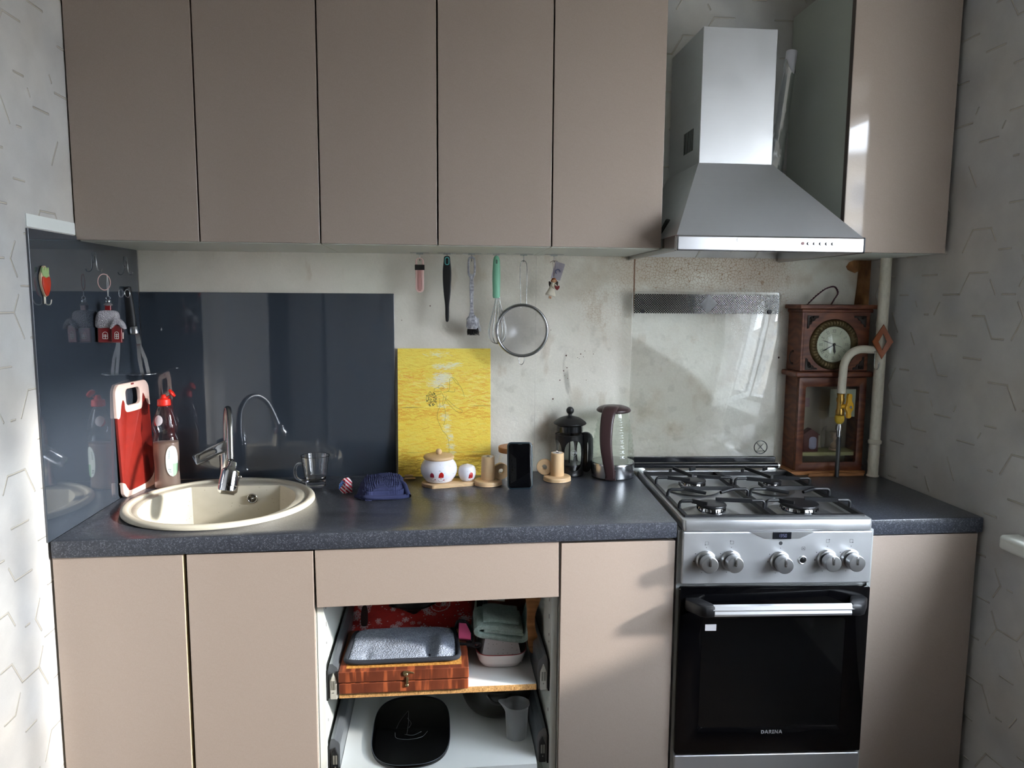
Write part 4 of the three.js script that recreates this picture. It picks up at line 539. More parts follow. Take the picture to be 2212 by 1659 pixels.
{ // crumpled knitted cloth
  const x = -0.168, c = thing('knitted_cloth', 'crumpled navy blue ribbed dishcloth lying in a heap on the worktop', 'cloth', [x, top(x), 0.255], 0.06);
  const g = grid(150, 90, (u, v) => {
    const a = u * TAU, q = v, sq = (t, n) => Math.sign(t) * Math.abs(t) ** n, w = fbm(Math.cos(a) * 2 + 5, Math.sin(a) * 2 + 5, 88, 3), R = q < 0.5 ? 1 : Math.cos((q - 0.5) * Math.PI), hgt = q < 0.5 ? q * 2 : 1;
    let X = sq(Math.cos(a), 0.55) * (0.066 + 0.012 * w - 0.018 * hgt * hgt) * (q < 0.5 ? 1 : R ** 0.6), Z = sq(Math.sin(a), 0.6) * (0.058 + 0.01 * w - 0.012 * hgt) * (q < 0.5 ? 1 : R ** 0.6);
    let y = q < 0.5 ? hgt * 0.042 : 0.042 + 0.006 * (1 - R); y += (q > 0.3 ? (fbm(X * 30 + 9, Z * 30, 87, 3) - 0.5) * 0.014 - Z * 0.2 : 0); const rib = Math.sin((X + fbm(X * 40, Z * 40 + y * 30, 84, 2) * 0.008) * 1050) * 0.0011 + Math.sin((Z + y * 0.8) * 900) * 0.0004;
    if (q >= 0.5) y += rib; else { X += Math.cos(a) * (rib + 0.004 * Math.sin(a * 5) * (1 - hgt)); Z += Math.sin(a) * (rib + 0.003 * Math.sin(a * 7) * (1 - hgt)); }
    return [X, Math.max(0, y), Z];
  }, true);
  part('cloth_body', g, M(0x2b3155, 0.95, 0, { sheen: 0.4, sheenColor: new THREE.Color(0x4a527c), side: THREE.DoubleSide }), c);
  part('fold', [tube([[0.045, 0.035, -0.01], [0.062, 0.03, 0.012], [0.07, 0.014, 0.035], [0.075, 0.006, 0.05]], 0.008, 30, 10), tube([[-0.06, 0.006, 0.03], [-0.05, 0.008, 0.052], [-0.01, 0.007, 0.06], [0.05, 0.006, 0.055], [0.074, 0.006, 0.045]], 0.0065, 40, 10), tube([[-0.076, 0.005, 0.028], [-0.06, 0.006, 0.045], [-0.055, 0.007, 0.052]], 0.005, 16, 8)], M(0x2b3155, 0.95), c);
}
{ // painting on board
  const p = thing('painting', 'yellow and orange textured sea painting with a thin line-drawn figure', 'painting', [0.0145, top(0.0145), 0.044]);
  p.rotation.x = -0.082;
  const W = 768, Hh = 1040, strokes = [], st = (g, c, x, y, l, w, a = 0) => { g.strokeStyle = c; g.lineWidth = w; g.beginPath(); g.moveTo(x - l / 2, y - Math.sin(a) * l / 2); g.bezierCurveTo(x - l / 6, y + (rnd() - 0.5) * 18, x + l / 6, y + (rnd() - 0.5) * 18, x + l / 2, y + Math.sin(a) * l / 2); g.stroke(); };
  const base = cvs(W, Hh, (g) => {
    g.lineCap = 'round'; g.fillStyle = '#f6d95c'; g.fillRect(0, 0, W, Hh);
    for (let k = 0; k < 2600; k++) { const y = rnd() * Hh, x = rnd() * W, t = y / Hh; let c; const e = Math.abs(x / W - 0.5) * 2, r = rnd(); if (t < 0.16) c = r < 0.6 ? '#f8e36a' : r < 0.85 ? '#f4d85e' : '#eabf48'; else if (t < 0.47) c = r < 0.2 + 0.4 * e ? (rnd() < 0.5 ? '#eca235' : '#f0b23c') : r < 0.75 ? '#f5d556' : '#f9e68c'; else if (t < 0.56) c = r < 0.45 + 0.2 * e ? '#e8a434' : '#f2c84c'; else if (t < 0.83) c = r < 0.65 ? '#f5cd48' : r < 0.85 ? '#ebb038' : '#f8df74'; else if (t < 0.87) c = r < 0.5 ? '#d99a25' : '#e6b136'; else c = r < 0.35 ? '#a77d1f' : r < 0.7 ? '#c89a33' : '#e0bb4f'; g.globalAlpha = 0.25 + rnd() * 0.35; st(g, c, x, y, 14 + rnd() * 70, 2 + rnd() * 10, (rnd() - 0.5) * 0.7); }
    g.globalAlpha = 0.55; for (const [x, y, sx, sy, n] of [[340, 50, 140, 26, 40], [380, 150, 100, 26, 110], [470, 135, 60, 20, 50], [370, 240, 76, 46, 260], [330, 290, 90, 38, 110], [370, 470, 46, 26, 30], [390, 560, 44, 40, 36], [400, 650, 30, 50, 40], [430, 720, 24, 40, 30], [440, 800, 40, 26, 36], [450, 850, 26, 16, 18]]) for (let k = 0; k < n; k++) st(g, rnd() < 0.6 ? '#e9e2cf' : '#f6edc0', x + (rnd() + rnd() - 1) * sx, y + (rnd() + rnd() - 1) * sy, 12 + rnd() * 24, 2 + rnd() * 5, (rnd() - 0.5)); g.globalAlpha = 0.6;
    for (let k = 0; k < 30; k++) { g.globalAlpha = 0.12; st(g, '#8d6a3a', 50 + rnd() * 120, 478 + rnd() * 5, 90, 2); st(g, '#a4772c', 640 + rnd() * 100, 468 + rnd() * 5, 90, 2); st(g, '#6e5620', rnd() * W, 843 + rnd() * 8, 120, 2); st(g, '#8a6a24', 540 + rnd() * 200, 870 + rnd() * 16, 110, 4); }
    for (let k = 0; k < 420; k++) { g.globalAlpha = 0.28; st(g, '#a8701d', rnd() * W, 60 + rnd() * 950, 8 + rnd() * 34, 1.2, (rnd() - 0.5)); }
    g.globalAlpha = 0.9;
    const K = (pts, w = 2.4) => { g.strokeStyle = '#55522f'; g.lineWidth = w; g.beginPath(); new THREE.SplineCurve(pts.map((q) => new THREE.Vector2(...q))).getPoints(60).forEach((q, i) => (i ? g.lineTo(q.x, q.y) : g.moveTo(q.x, q.y))); g.stroke(); };
    const f = (pts) => pts.map(([x, y]) => [(x - 85) * 0.678, (y - 65) * 0.683]);
    for (const q of [[[645, 545], [600, 552], [575, 530], [592, 506], [625, 512], [650, 540]], [[590, 530], [535, 545], [528, 572], [560, 585], [612, 575]], [[612, 575], [602, 612], [560, 625], [555, 700], [565, 755], [590, 750]], [[620, 600], [640, 640], [632, 690], [625, 730]], [[675, 628], [660, 690], [635, 740], [600, 752], [592, 700], [588, 660]], [[600, 752], [570, 820], [562, 880], [585, 960], [630, 1050], [680, 1110], [700, 1190], [705, 1350]], [[640, 745], [662, 830], [655, 920], [640, 980]], [[640, 590], [690, 580], [715, 540], [715, 440], [735, 418], [765, 440], [790, 480], [850, 530], [895, 645]], [[690, 580], [770, 585], [775, 550]], [[735, 418], [760, 420], [800, 455], [830, 500]], [[640, 640], [700, 690], [790, 770], [858, 800], [858, 835], [800, 820], [720, 750], [660, 670]]]) K(f(q), 1.7);
    g.fillStyle = '#4a421f'; for (let k = 0; k < 150; k++) { const a = rnd() * TAU, r = Math.sqrt(rnd()); g.save(); g.translate(276 + Math.cos(a) * r * 44, 412 + Math.sin(a) * r * 60); g.rotate(rnd() * 6); g.fillRect(-4, -1.6, 8, 3.2); g.restore(); }
  });
  const map = wrapTex(new THREE.CanvasTexture(base), true, 1 / 0.3, 1 / 0.412); map.offset.set(0.5, 0);
  const bump = dtex(384, 520, (i, j) => grey(fbm(i / 16, j / 7, 101, 4) * 170 + fbm(i / 3, j / 3, 103, 2) * 85), false, 1 / 0.3, 1 / 0.412); bump.offset.set(0.5, 0);
  part('canvas_board', box(0.296, 0.41, 0.007, 0, 0.205, -0.0036, 0.0015), M(0x9a7446, 0.8), p); part('paint', box(0.297, 0.411, 0.0012, 0, 0.205, 0.0005, 0.0005), M(0xffffff, 0.5, 0, { map, bumpMap: bump, bumpScale: 0.0012 }), p);
}
one('wooden_ring', 'tiny wooden ring lying at the lower left corner of the yellow painting', 'ring', [torus(0.0125, 0.003, [0, 0.004, 0], [Math.PI / 2 - 0.25, 0, 0.1], [1.15, 0.85, 1]), torus(0.0115, 0.0025, [-0.004, 0.011, -0.009], [Math.PI / 2 - 0.1, 0, 0.1], [1, 0.4, 1])], beech, [-0.095, top(-0.095), 0.083]);
{ // sugar bowl set
  const x0 = 0.012, t0 = top(x0);
  const tray = spl([[-0.068, 0.012], [-0.066, -0.01], [-0.05, -0.032], [-0.02, -0.045], [0.03, -0.04], [0.075, -0.026], [0.1, -0.012], [0.104, 0.004], [0.09, 0.02], [0.04, 0.034], [-0.002, 0.046], [-0.024, 0.05], [-0.034, 0.052], [-0.044, 0.044], [-0.06, 0.028]], 120);
  one('wooden_tray', 'small beech tray carrying the white sugar bowl and shaker', 'tray', ext(new THREE.Shape(tray.getPoints().map((q) => new THREE.Vector2(q.x, -q.y))), 0.011, 0.002).rotateX(-Math.PI / 2), beech, [x0, t0, 0.158]);
  const gn = (g, x, y, s, c, kx = 1.1) => { g.save(); g.translate(x, y); g.scale(s * kx, s); g.fillStyle = c; g.beginPath(); g.moveTo(-16, 0); g.quadraticCurveTo(-14, -34, 2, -36); g.quadraticCurveTo(22, -34, 18, 0); g.fill(); g.strokeStyle = '#777'; g.lineWidth = 2; g.beginPath(); g.arc(0, 8, 18, 0.3, Math.PI - 0.3); g.stroke(); g.fillStyle = '#e2b39a'; g.beginPath(); g.arc(1, 3, 5, 0, TAU); g.fill(); g.fillStyle = '#b02c2c'; g.beginPath(); g.arc(24, 14, 4, 0, TAU); g.fill(); g.strokeStyle = '#999'; g.beginPath(); g.moveTo(2, -36); g.lineTo(-6, -46); g.stroke(); g.restore(); };
  const deco = (w, gnomes) => ctex(1024, 256, (g) => { g.fillStyle = '#eceaf0'; g.fillRect(0, 0, 1024, 256); for (let k = 0; k < w; k++) { g.fillStyle = rnd() < 0.3 ? '#b98a94' : '#8e95a8'; g.beginPath(); g.arc(rnd() * 1024, 30 + rnd() * 200, 1.5 + rnd() * 1.6, 0, TAU); g.fill(); } for (const q of gnomes) gn(g, ...q); }, true, 1, 1);
  const bowlAt = [-0.004, t0 + 0.011, 0.152], b = thing('sugar_bowl', 'round white sugar bowl printed with red-capped gnomes under a wooden lid', 'bowl', bowlAt, Math.PI - 0.05);
  part('pot', lathe(smooth([[0, 0], [0.034, 0.0005], [0.044, 0.008], [0.0535, 0.024], [0.056, 0.038], [0.0525, 0.054], [0.044, 0.067], [0.041, 0.072]], 50), 72), M(0xffffff, 0.12, 0, { map: deco(60, [[455, 150, 1.05, '#8f2b3a'], [538, 152, 1.25, '#b32424']]) }), b);
  part('lid', [lathe([[0, 0.07], [0.044, 0.07], [0.0465, 0.072], [0.0468, 0.076], [0.0435, 0.081], [0.02, 0.0845], [0, 0.085]], 60)], beech, b); part('knob', ball(0.0095, [0, 0.0915, 0], 1), beech, b);
  const s = thing('white_shaker', 'small round white shaker with one red-capped gnome, on the wooden tray', 'shaker', [0.082, t0 + 0.011, 0.156], Math.PI + 0.35);
  part('ball', lathe(smooth([[0, 0.0], [0.012, 0.0005], [0.022, 0.008], [0.0275, 0.027], [0.022, 0.046], [0.0, 0.054]], 40), 56), M(0xffffff, 0.1, 0, { map: deco(40, [[520, 138, 1.35, '#b02a2a', 2]]) }), s);
}
function candle(x, z, turn, label, chip) {
  const c = thing('candle_holder', label, 'candlestick', [x, top(x), z], turn, 'two clay candle holders');
  part('base', lathe(smooth([[0, 0], [0.04, 0.0005], [0.043, 0.004], [0.0428, 0.011], [0.039, 0.0145], [0.022, 0.016]], 30).concat([[0.0, 0.016]]), 56), clay, c);
  part('column', lathe([[0, 0.014], [0.0215, 0.015], [0.0208, 0.06], [0.0202, 0.086], [0.0195, 0.088], [0.0165, 0.0882], [0.0155, 0.086], [0.0, 0.085]], 44), clay, c);
  part('ring_handle', [fin(tf(lathe([[0.0085, -0.0065], [0.0235, -0.0075], [0.0255, -0.005], [0.0255, 0.005], [0.0235, 0.0075], [0.0085, 0.0065], [0.008, 0.004], [0.008, -0.004], [0.0085, -0.0065]], 48), [0.04, 0.04, 0], [Math.PI / 2, 0, 0]))], clay, c);
  part('wax', [cyl(0.0155, 0.0155, 0.003, [0, 0.0865, 0]), ball(0.004, [0.005, 0.0875, 0.015], [1, 0.8, 1.2], 10), ...(chip ? [ball(0.005, [0.018, 0.064, 0.008], [0.4, 2, 0.8], 10)] : [])], M(0xeee6e0, 0.4), c); part('wick_hole', cyl(0.005, 0.005, 0.0006, [0, 0.0883, 0]), M(0x3a3230, 0.8), c);
}
candle(0.146, 0.165, 0.12, 'clay candle holder standing left of the upright phone', false);
candle(0.366, 0.135, Math.PI - 0.35, 'clay candle holder standing right of the phone, before the coffee press', true);
{
  const j = thing('glass_jar', 'small glass jar with a round wooden lid hidden behind the phone', 'jar', [0.23, top(0.23), 0.095]);
  part('jar_body', lathe(smooth([[0, 0.001], [0.042, 0.001], [0.046, 0.006], [0.046, 0.06], [0.042, 0.075], [0.037, 0.082], [0.037, 0.088]], 40), 48), clear, j); part('lid', lathe([[0, 0.086], [0.0455, 0.086], [0.0465, 0.088], [0.0465, 0.101], [0.0455, 0.103], [0, 0.103]], 48), boardWood, j);
  part('twig', [tube([[-0.01, 0.1035, 0.03], [0.01, 0.106, 0.032], [0.035, 0.104, 0.03], [0.058, 0.11, 0.028]], 0.0013, 24, 6), tube([[0.035, 0.104, 0.03], [0.05, 0.108, 0.034], [0.06, 0.116, 0.03]], 0.001, 16, 6)], M(0x9a7650, 0.8), j);
}
{
  const p = thing('mobile_phone', 'black mobile phone in a dark green case propped upright on the worktop', 'phone', [0.238, top(0.236) + 0.0005, 0.237]); p.rotation.x = -0.14;
  part('case', ext(shp(rr(0.0765, 0.141, 0.0125, 0, 0.0705)), 0.011, 0.0032, 0.8, 4).translate(0, 0, -0.0085), M(0x233138, 0.35), p, 'dark green case'); part('screen', ext(shp(rr(0.0685, 0.132, 0.0085, 0, 0.0705)), 0.0012, 0.0004).translate(0, 0, 0.0018), M(0x08080a, 0.03), p);
  part('port', [box(0.011, 0.0035, 0.0008, 0, 0.0015, -0.003), box(0.01, 0.002, 0.0008, -0.021, 0.0015, -0.003), box(0.01, 0.002, 0.0008, 0.021, 0.0015, -0.003)].map((g) => g.rotateX(0)), M(0x0a0a0a, 0.6), p); part('speaker_slot', box(0.012, 0.0012, 0.0003, 0, 0.1345, 0.0031), M(0x202226, 0.5), p);
  one('phone_stand', 'small wire stand behind the mobile phone', 'stand', [tube([[-0.02, 0.0015, -0.004], [-0.02, 0.002, -0.05], [0.0, 0.075, -0.024]], 0.0013, 20, 6), tube([[0.02, 0.0015, -0.004], [0.02, 0.002, -0.05], [0.0, 0.075, -0.024]], 0.0013, 20, 6)], rubber, [0.238, top(0.236), 0.224]);
}
{ // coffee press
  const x = 0.418, c = thing('coffee_press', 'black framed glass coffee press with domed lid beside the kettle', 'coffee press', [x, top(x), 0.058]);
  part('beaker', lathe(smooth([[0, 0.012], [0.038, 0.012], [0.043, 0.02], [0.0435, 0.1], [0.0435, 0.158], [0.045, 0.162]], 40), 56), glassPane(0xf0f2f2, 0.02), c);
  const R = 0.0462, pan = (a0, a1, y0, y1, r = R) => grid(Math.max(2, Math.round((a1 - a0) * 14)), 2, (u, v) => { const a = a0 + (a1 - a0) * u; return [Math.sin(a) * r, y0 + (y1 - y0) * v, Math.cos(a) * r]; });
  const arch = (a0, a1) => grid(28, 30, (u, v) => { // frame with an arched opening: points squeezed to the outline
    const a = a0 + (a1 - a0) * u; return [Math.sin(a) * R, 0.02 + 0.115 * v, Math.cos(a) * R]; });
  const frame = []; { // panel with four arched cut-outs as small quads
    const N = 288, K = 120, y0 = 0.012, y1 = 0.132, inside = (a, y) => { const q = ((a % (TAU / 4)) + TAU / 4) % (TAU / 4) - TAU / 8, xx = q * R, yy = y - 0.068; return Math.abs(xx / 0.032) ** 2.6 + Math.abs(yy / 0.049) ** 2.6 < 1; }, pos = [];
    const at = (i, k, r) => { const a = (i / N) * TAU + 0.14, y = y0 + (y1 - y0) * (k / K); return [Math.sin(a) * r, y, Math.cos(a) * r]; };
    for (let i = 0; i < N; i++) for (let k = 0; k < K; k++) { if (inside(((i + 0.5) / N) * TAU + TAU / 8, y0 + (y1 - y0) * ((k + 0.5) / K))) continue; for (const r of [R, R - 0.0022]) { const A = at(i, k, r), B = at(i + 1, k, r), C = at(i + 1, k + 1, r), D = at(i, k + 1, r); if (r === R) pos.push(...A, ...B, ...C, ...A, ...C, ...D); else pos.push(...A, ...C, ...B, ...A, ...D, ...C); } }
    const g = new THREE.BufferGeometry(); g.setAttribute('position', new THREE.Float32BufferAttribute(pos, 3)); const nn = []; for (let i = 0; i < pos.length; i += 3) { const l = Math.hypot(pos[i], pos[i + 2]); nn.push(pos[i] / l, 0, pos[i + 2] / l); } g.setAttribute('normal', new THREE.Float32BufferAttribute(nn, 3)); frame.push(fin(g));
  }
  part('frame', [...frame, torus(R - 0.001, 0.002, [0, 0.132, 0], [Math.PI / 2, 0, 0]), lathe([[0, 0], [0.047, 0], [0.0485, 0.003], [0.047, 0.012], [0.044, 0.0125], [0, 0.0125]], 48)], M(0x121214, 0.4), c);
  part('handle', [ext((() => { const s = spl([[0.042, 0.138], [0.06, 0.14], [0.073, 0.128], [0.076, 0.1], [0.075, 0.055], [0.068, 0.018], [0.058, 0.012], [0.046, 0.016], [0.045, 0.06], [0.045, 0.11]], 100); s.holes.push(new THREE.Path(spl([[0.055, 0.122], [0.064, 0.11], [0.0655, 0.075], [0.062, 0.03], [0.056, 0.032], [0.0535, 0.075]], 60).getPoints().map((q) => new THREE.Vector2(q.x, q.y)))); return s; })(), 0.02, 0.004, 0.8, 3).translate(0, 0, -0.01).rotateY(-0.35)], M(0x121214, 0.4), c);
  part('lid', [lathe(smooth([[0.0, 0.192], [0.012, 0.191], [0.03, 0.186], [0.046, 0.176], [0.0525, 0.17], [0.0528, 0.167], [0.05, 0.165], [0.044, 0.164], [0.0, 0.164]], 44), 56)], M(0x141416, 0.5), c); part('knob', [ball(0.0125, [0, 0.209, 0]), cyl(0.006, 0.007, 0.012, [0, 0.194, 0])], M(0x121214, 0.4), c);
  part('plunger', [cyl(0.0022, 0.0022, 0.135, [0, 0.098, 0]), cyl(0.041, 0.041, 0.005, [0, 0.034, 0]), cyl(0.041, 0.041, 0.018, [0, 0.151, 0], [0, 0, 0], 40, true)], M(0x3c3d40, 0.3, 0.9), c);
  const lg = M(0xd8dce0, 0.4, 0, { side: THREE.DoubleSide }), bend = (g, r) => { const p = g.attributes.position; for (let i = 0; i < p.count; i++) { const a = p.getX(i) / r, z = p.getZ(i); p.setXYZ(i, Math.sin(a) * (r + z), p.getY(i), Math.cos(a) * (r + z)); } g.computeVertexNormals(); return g; };
  part('logo', [bend(torus(0.0095, 0.0006, [0.006, 0.078, 0], [0, 0, 0], 1, 6, 40), 0.0437), bend(text('TIMA', 0.0065, 0.0003, [0.006, 0.0755, 0]), 0.0437)], lg, c, 'white round print');
}
{ // kettle
  const x = 0.551, k = thing('glass_kettle', 'ribbed glass electric kettle with a brown handle and steel base', 'kettle', [x, top(x), 0.1], -0.26), br = M(0x3a2727, 0.36);
  const prof = []; for (let i = 0; i <= 110; i++) { const t = i / 110, y = 0.05 + t * 0.168; let r = 0.0685 - 0.026 * t ** 1.7; if (t > 0.1 && t < 0.86) r += 0.0013 * Math.sin((t - 0.1) * TAU * 10.5); prof.push([r, y]); }
  part('glass_body', lathe(prof, 72), glassPane(0xf1f4f0, 0.02), k); part('water_line', torus(0.0675, 0.0006, [0, 0.078, 0], [Math.PI / 2, 0, 0]), clear, k);
  part('base', [lathe([[0, 0.003], [0.0675, 0.003], [0.0685, 0.005], [0.0698, 0.043], [0.0695, 0.049], [0.0675, 0.051], [0.0, 0.05]], 72)], M(0xc3c4c6, 0.22, 1), k, 'polished steel base'); part('foot', cyl(0.067, 0.067, 0.004, [0, 0.002, 0]), rubber, k);
  part('lid', [fin(tf(lathe(smooth([[0, 0.2305], [0.03, 0.229], [0.046, 0.224], [0.0525, 0.218], [0.053, 0.213], [0.048, 0.209], [0.0435, 0.211], [0, 0.214]], 40), 56), [0, 0, 0], [0, 0, 0], [1.02, 1, 1]))], br, k);
  const hs = new THREE.CatmullRomCurve3([[-0.004, 0.225, 0.02], [-0.01, 0.223, 0.048], [-0.0155, 0.206, 0.068], [-0.0195, 0.165, 0.083], [-0.019, 0.115, 0.089], [-0.013, 0.07, 0.085], [-0.007, 0.035, 0.076], [-0.004, 0.012, 0.072]].map((q) => V(...q))), hp = hs.getPoints(48);
  part('handle', (() => { const g = grid(24, 48, (u, v) => { const p = hp[Math.round(v * 48)], a = u * TAU, s = (t) => Math.sign(t) * Math.abs(t) ** 0.6, w = 0.0235 - 0.0085 * v, d = 0.0085, tn = hs.getTangent(Math.min(1, v)), nz = V(0, -tn.z, tn.y).normalize(); return [p.x + s(Math.cos(a)) * w, p.y + nz.y * s(Math.sin(a)) * d, p.z + nz.z * s(Math.sin(a)) * d]; }, true); return g; })(), br, k, 'glossy brown handle');
  part('lid_button', ball(0.009, [-0.008, 0.229, 0.034], [1, 0.35, 0.6]), br, k); part('power_switch', fin(tf(ext(shp(rr(0.012, 0.028, 0.0055)), 0.003, 0.001), [-0.0155, 0.192, 0.0795], [-0.32, 0, 0])), M(0x2f1f20, 0.35), k); part('handle_foot', bx(-0.0205, 0.0125, 0.004, 0.036, 0.066, 0.0775, 0.002), br, k);
}

// ---------- things hanging under the wall cupboards ----------
const hk = [[-0.06, 'pink peeler'], [0.0235, 'black-handled tool'], [0.0995, 'grey dish brush'], [0.176, 'mint-handled whisk'], [0.2615, 'round steel sieve'], [0.357, 'angel ornament']], HZ = 0.066;
for (const [x, what] of hk) {
  const h = thing('utensil_hook', `clear stick-on hook under the cupboard holding the ${what}`, 'hook', [x, UY0 - 0.0002, HZ], 0, 'clear hooks under the wall cupboards');
  part('clear_plate', [bx(-0.029, 0.029, -0.0016, 0, -0.02, 0.02, 0.0006), bx(-0.011, 0.011, -0.0055, -0.0016, -0.006, 0.006, 0.0015)], clearSoft, h);
  part('hook_wire', tube([[0, -0.004, 0], [0.0002, -0.012, 0], [0, -0.019, 0], [0, -0.0235, 0.003], [0, -0.0245, 0.007], [0, -0.021, 0.01]], 0.0011, 24, 8), wire, h);
}
const hang = (name, label, cat, x, z = 0.0685) => thing(name, label, cat, [x, 1.548, z]);
{
  const p = hang('vegetable_peeler', 'pale pink plastic peeler hanging leftmost under the cupboards', 'peeler', -0.0605), pink = M(0xdcbab2, 0.45), s = shp(rr(0.026, 0.106, 0.0125, 0, -0.0475, 8)); s.holes.push(new THREE.Path(rr(0.0145, 0.02, 0.007, 0, -0.0075, 6).map((q) => new THREE.Vector2(...q))));
  part('body', ext(s, 0.006, 0.0018).translate(0, 0, -0.003), pink, p); part('ridge', [bx(-0.0072, -0.0058, -0.092, -0.02, 0.003, 0.0042), bx(0.0058, 0.0072, -0.092, -0.02, 0.003, 0.0042), bx(-0.004, 0.004, -0.096, -0.03, 0.0028, 0.0044, 0.0006)], M(0xb98983, 0.45), p); part('clip', bx(-0.0148, 0.0152, -0.032, -0.0155, -0.0045, 0.0052, 0.001), M(0x16110f, 0.5), p, 'black blade clip');
}
{
  const p = hang('knife_handle', 'black tool with a teal-lined hanging hole, second under the cupboards', 'utensil', 0.0235), s = spl([[0, 0.012], [0.008, 0.01], [0.0105, -0.006], [0.013, -0.03], [0.0132, -0.06], [0.0108, -0.1], [0.0095, -0.113], [0.0065, -0.14], [0.0055, -0.178], [0.0035, -0.189], [0, -0.191], [-0.0035, -0.189], [-0.0055, -0.178], [-0.0065, -0.14], [-0.0095, -0.113], [-0.0108, -0.1], [-0.0132, -0.06], [-0.013, -0.03], [-0.0105, -0.006], [-0.008, 0.01]], 160);
  s.holes.push(new THREE.Path(rr(0.008, 0.018, 0.0035, 0, -0.004).map((q) => new THREE.Vector2(...q)))); part('handle', ext(s, 0.012, 0.0035, 0.8, 3).translate(0, 0, -0.006), M(0x121214, 0.45), p);
  const r = shp(rr(0.0145, 0.025, 0.0065, 0, -0.0035)); r.holes.push(new THREE.Path(rr(0.0085, 0.0185, 0.0035, 0, -0.004).map((q) => new THREE.Vector2(...q)))); part('hole_lining', ext(r, 0.0128, 0.0006).translate(0, 0, -0.0064), M(0x5fb3b3, 0.4), p, 'teal lining');
}
{
  const p = hang('dish_brush', 'marbled grey plastic dish brush with black bristles under the cupboards', 'brush', 0.0995), gm = M(0xffffff, 0.4, 0, { map: dtex(128, 128, (i, j) => { const n = (fbm(i / 9, j / 9, 111, 4, 14, 14) - 0.5) * 120; return [158 + n, 158 + n, 164 + n]; }, true, 14, 14) });
  const s = spl([[0, 0.012], [0.009, 0.009], [0.0125, -0.005], [0.0125, -0.035], [0.0115, -0.044], [0.006, -0.056], [0.0068, -0.08], [0.0055, -0.115], [0.0055, -0.155], [0.0075, -0.172], [-0.0075, -0.172], [-0.0055, -0.155], [-0.0055, -0.115], [-0.0068, -0.08], [-0.006, -0.056], [-0.0115, -0.044], [-0.0125, -0.035], [-0.0125, -0.005], [-0.009, 0.009]], 160); s.holes.push(new THREE.Path(rr(0.013, 0.048, 0.006, 0, -0.019).map((q) => new THREE.Vector2(...q))));
  part('handle', ext(s, 0.007, 0.0018).translate(0, 0, -0.0035), gm, p);
  part('head', fin(tf(ext(shp([[-0.009, 0.004], [0.009, 0.004], [0.018, -0.008], [0.018, -0.034], [0.013, -0.04], [-0.013, -0.04], [-0.018, -0.034], [-0.018, -0.008]]), 0.014, 0.004, 0.8, 3), [0.002, -0.172, -0.006], [0.25, 0, 0])), gm, p);
  const bl = [], wl = []; for (let i = 0; i < 240; i++) { const x = -0.014 + rnd() * 0.028, z = -0.014 + rnd() * 0.012, l = 0.03 + rnd() * 0.014; (x > 0.009 && rnd() < 0.75 ? wl : bl).push(tube([[x + 0.003, -0.19, z + 0.006], [x * 1.15 + 0.004, -0.19 - l * 0.6, z - 0.004], [x * 1.4 + 0.006, -0.19 - l, z - 0.012]], 0.00045, 3, 4)); }
  part('bristle', bl, M(0x1c1c1f, 0.7), p).userData.kind = 'stuff'; const w = part('white_bristle', wl.map((g) => g.translate(0.005, 0.012, 0.002)), M(0xdedee0, 0.6), p); w.userData.kind = 'stuff';
}
{
  const p = hang('whisk', 'mint green handled wire whisk hanging beside the sieve', 'whisk', 0.1765);
  const hs = smooth([[0.0, 0.015], [0.006, 0.013], [0.0098, 0.003], [0.0115, -0.02], [0.0125, -0.05], [0.0115, -0.09], [0.0105, -0.114], [0.0, -0.1155]], 44).reverse();
  part('handle', lathe(hs, 30, [0, 0, 0], [0, 0, 0], [1, 1, 0.75]), M(0x7fc0a0, 0.42), p, 'mint green handle'); part('hang_hole', ext(shp(rr(0.005, 0.013, 0.0024, 0, -0.004)), 0.017, 0).translate(0, 0, -0.0085), M(0x4f6a5c, 0.6), p);
  const ws = []; for (let k = 0; k < 6; k++) { const a = k * Math.PI / 6, c = Math.cos(a), s = Math.sin(a), r = [[0.006, -0.112], [0.011, -0.14], [0.021, -0.18], [0.0285, -0.215], [0.027, -0.238], [0.016, -0.254], [0, -0.259 + k * 0.0006]], pts = [...r.map(([q, y]) => [q * c, y, q * s * 0.8]), ...r.slice(0, -1).reverse().map(([q, y]) => [-q * c, y, -q * s * 0.8])]; ws.push(tube(pts, 0.00085, 60, 6)); }
  part('wire_loop', ws, wire, p).position.x = 0.004;
}
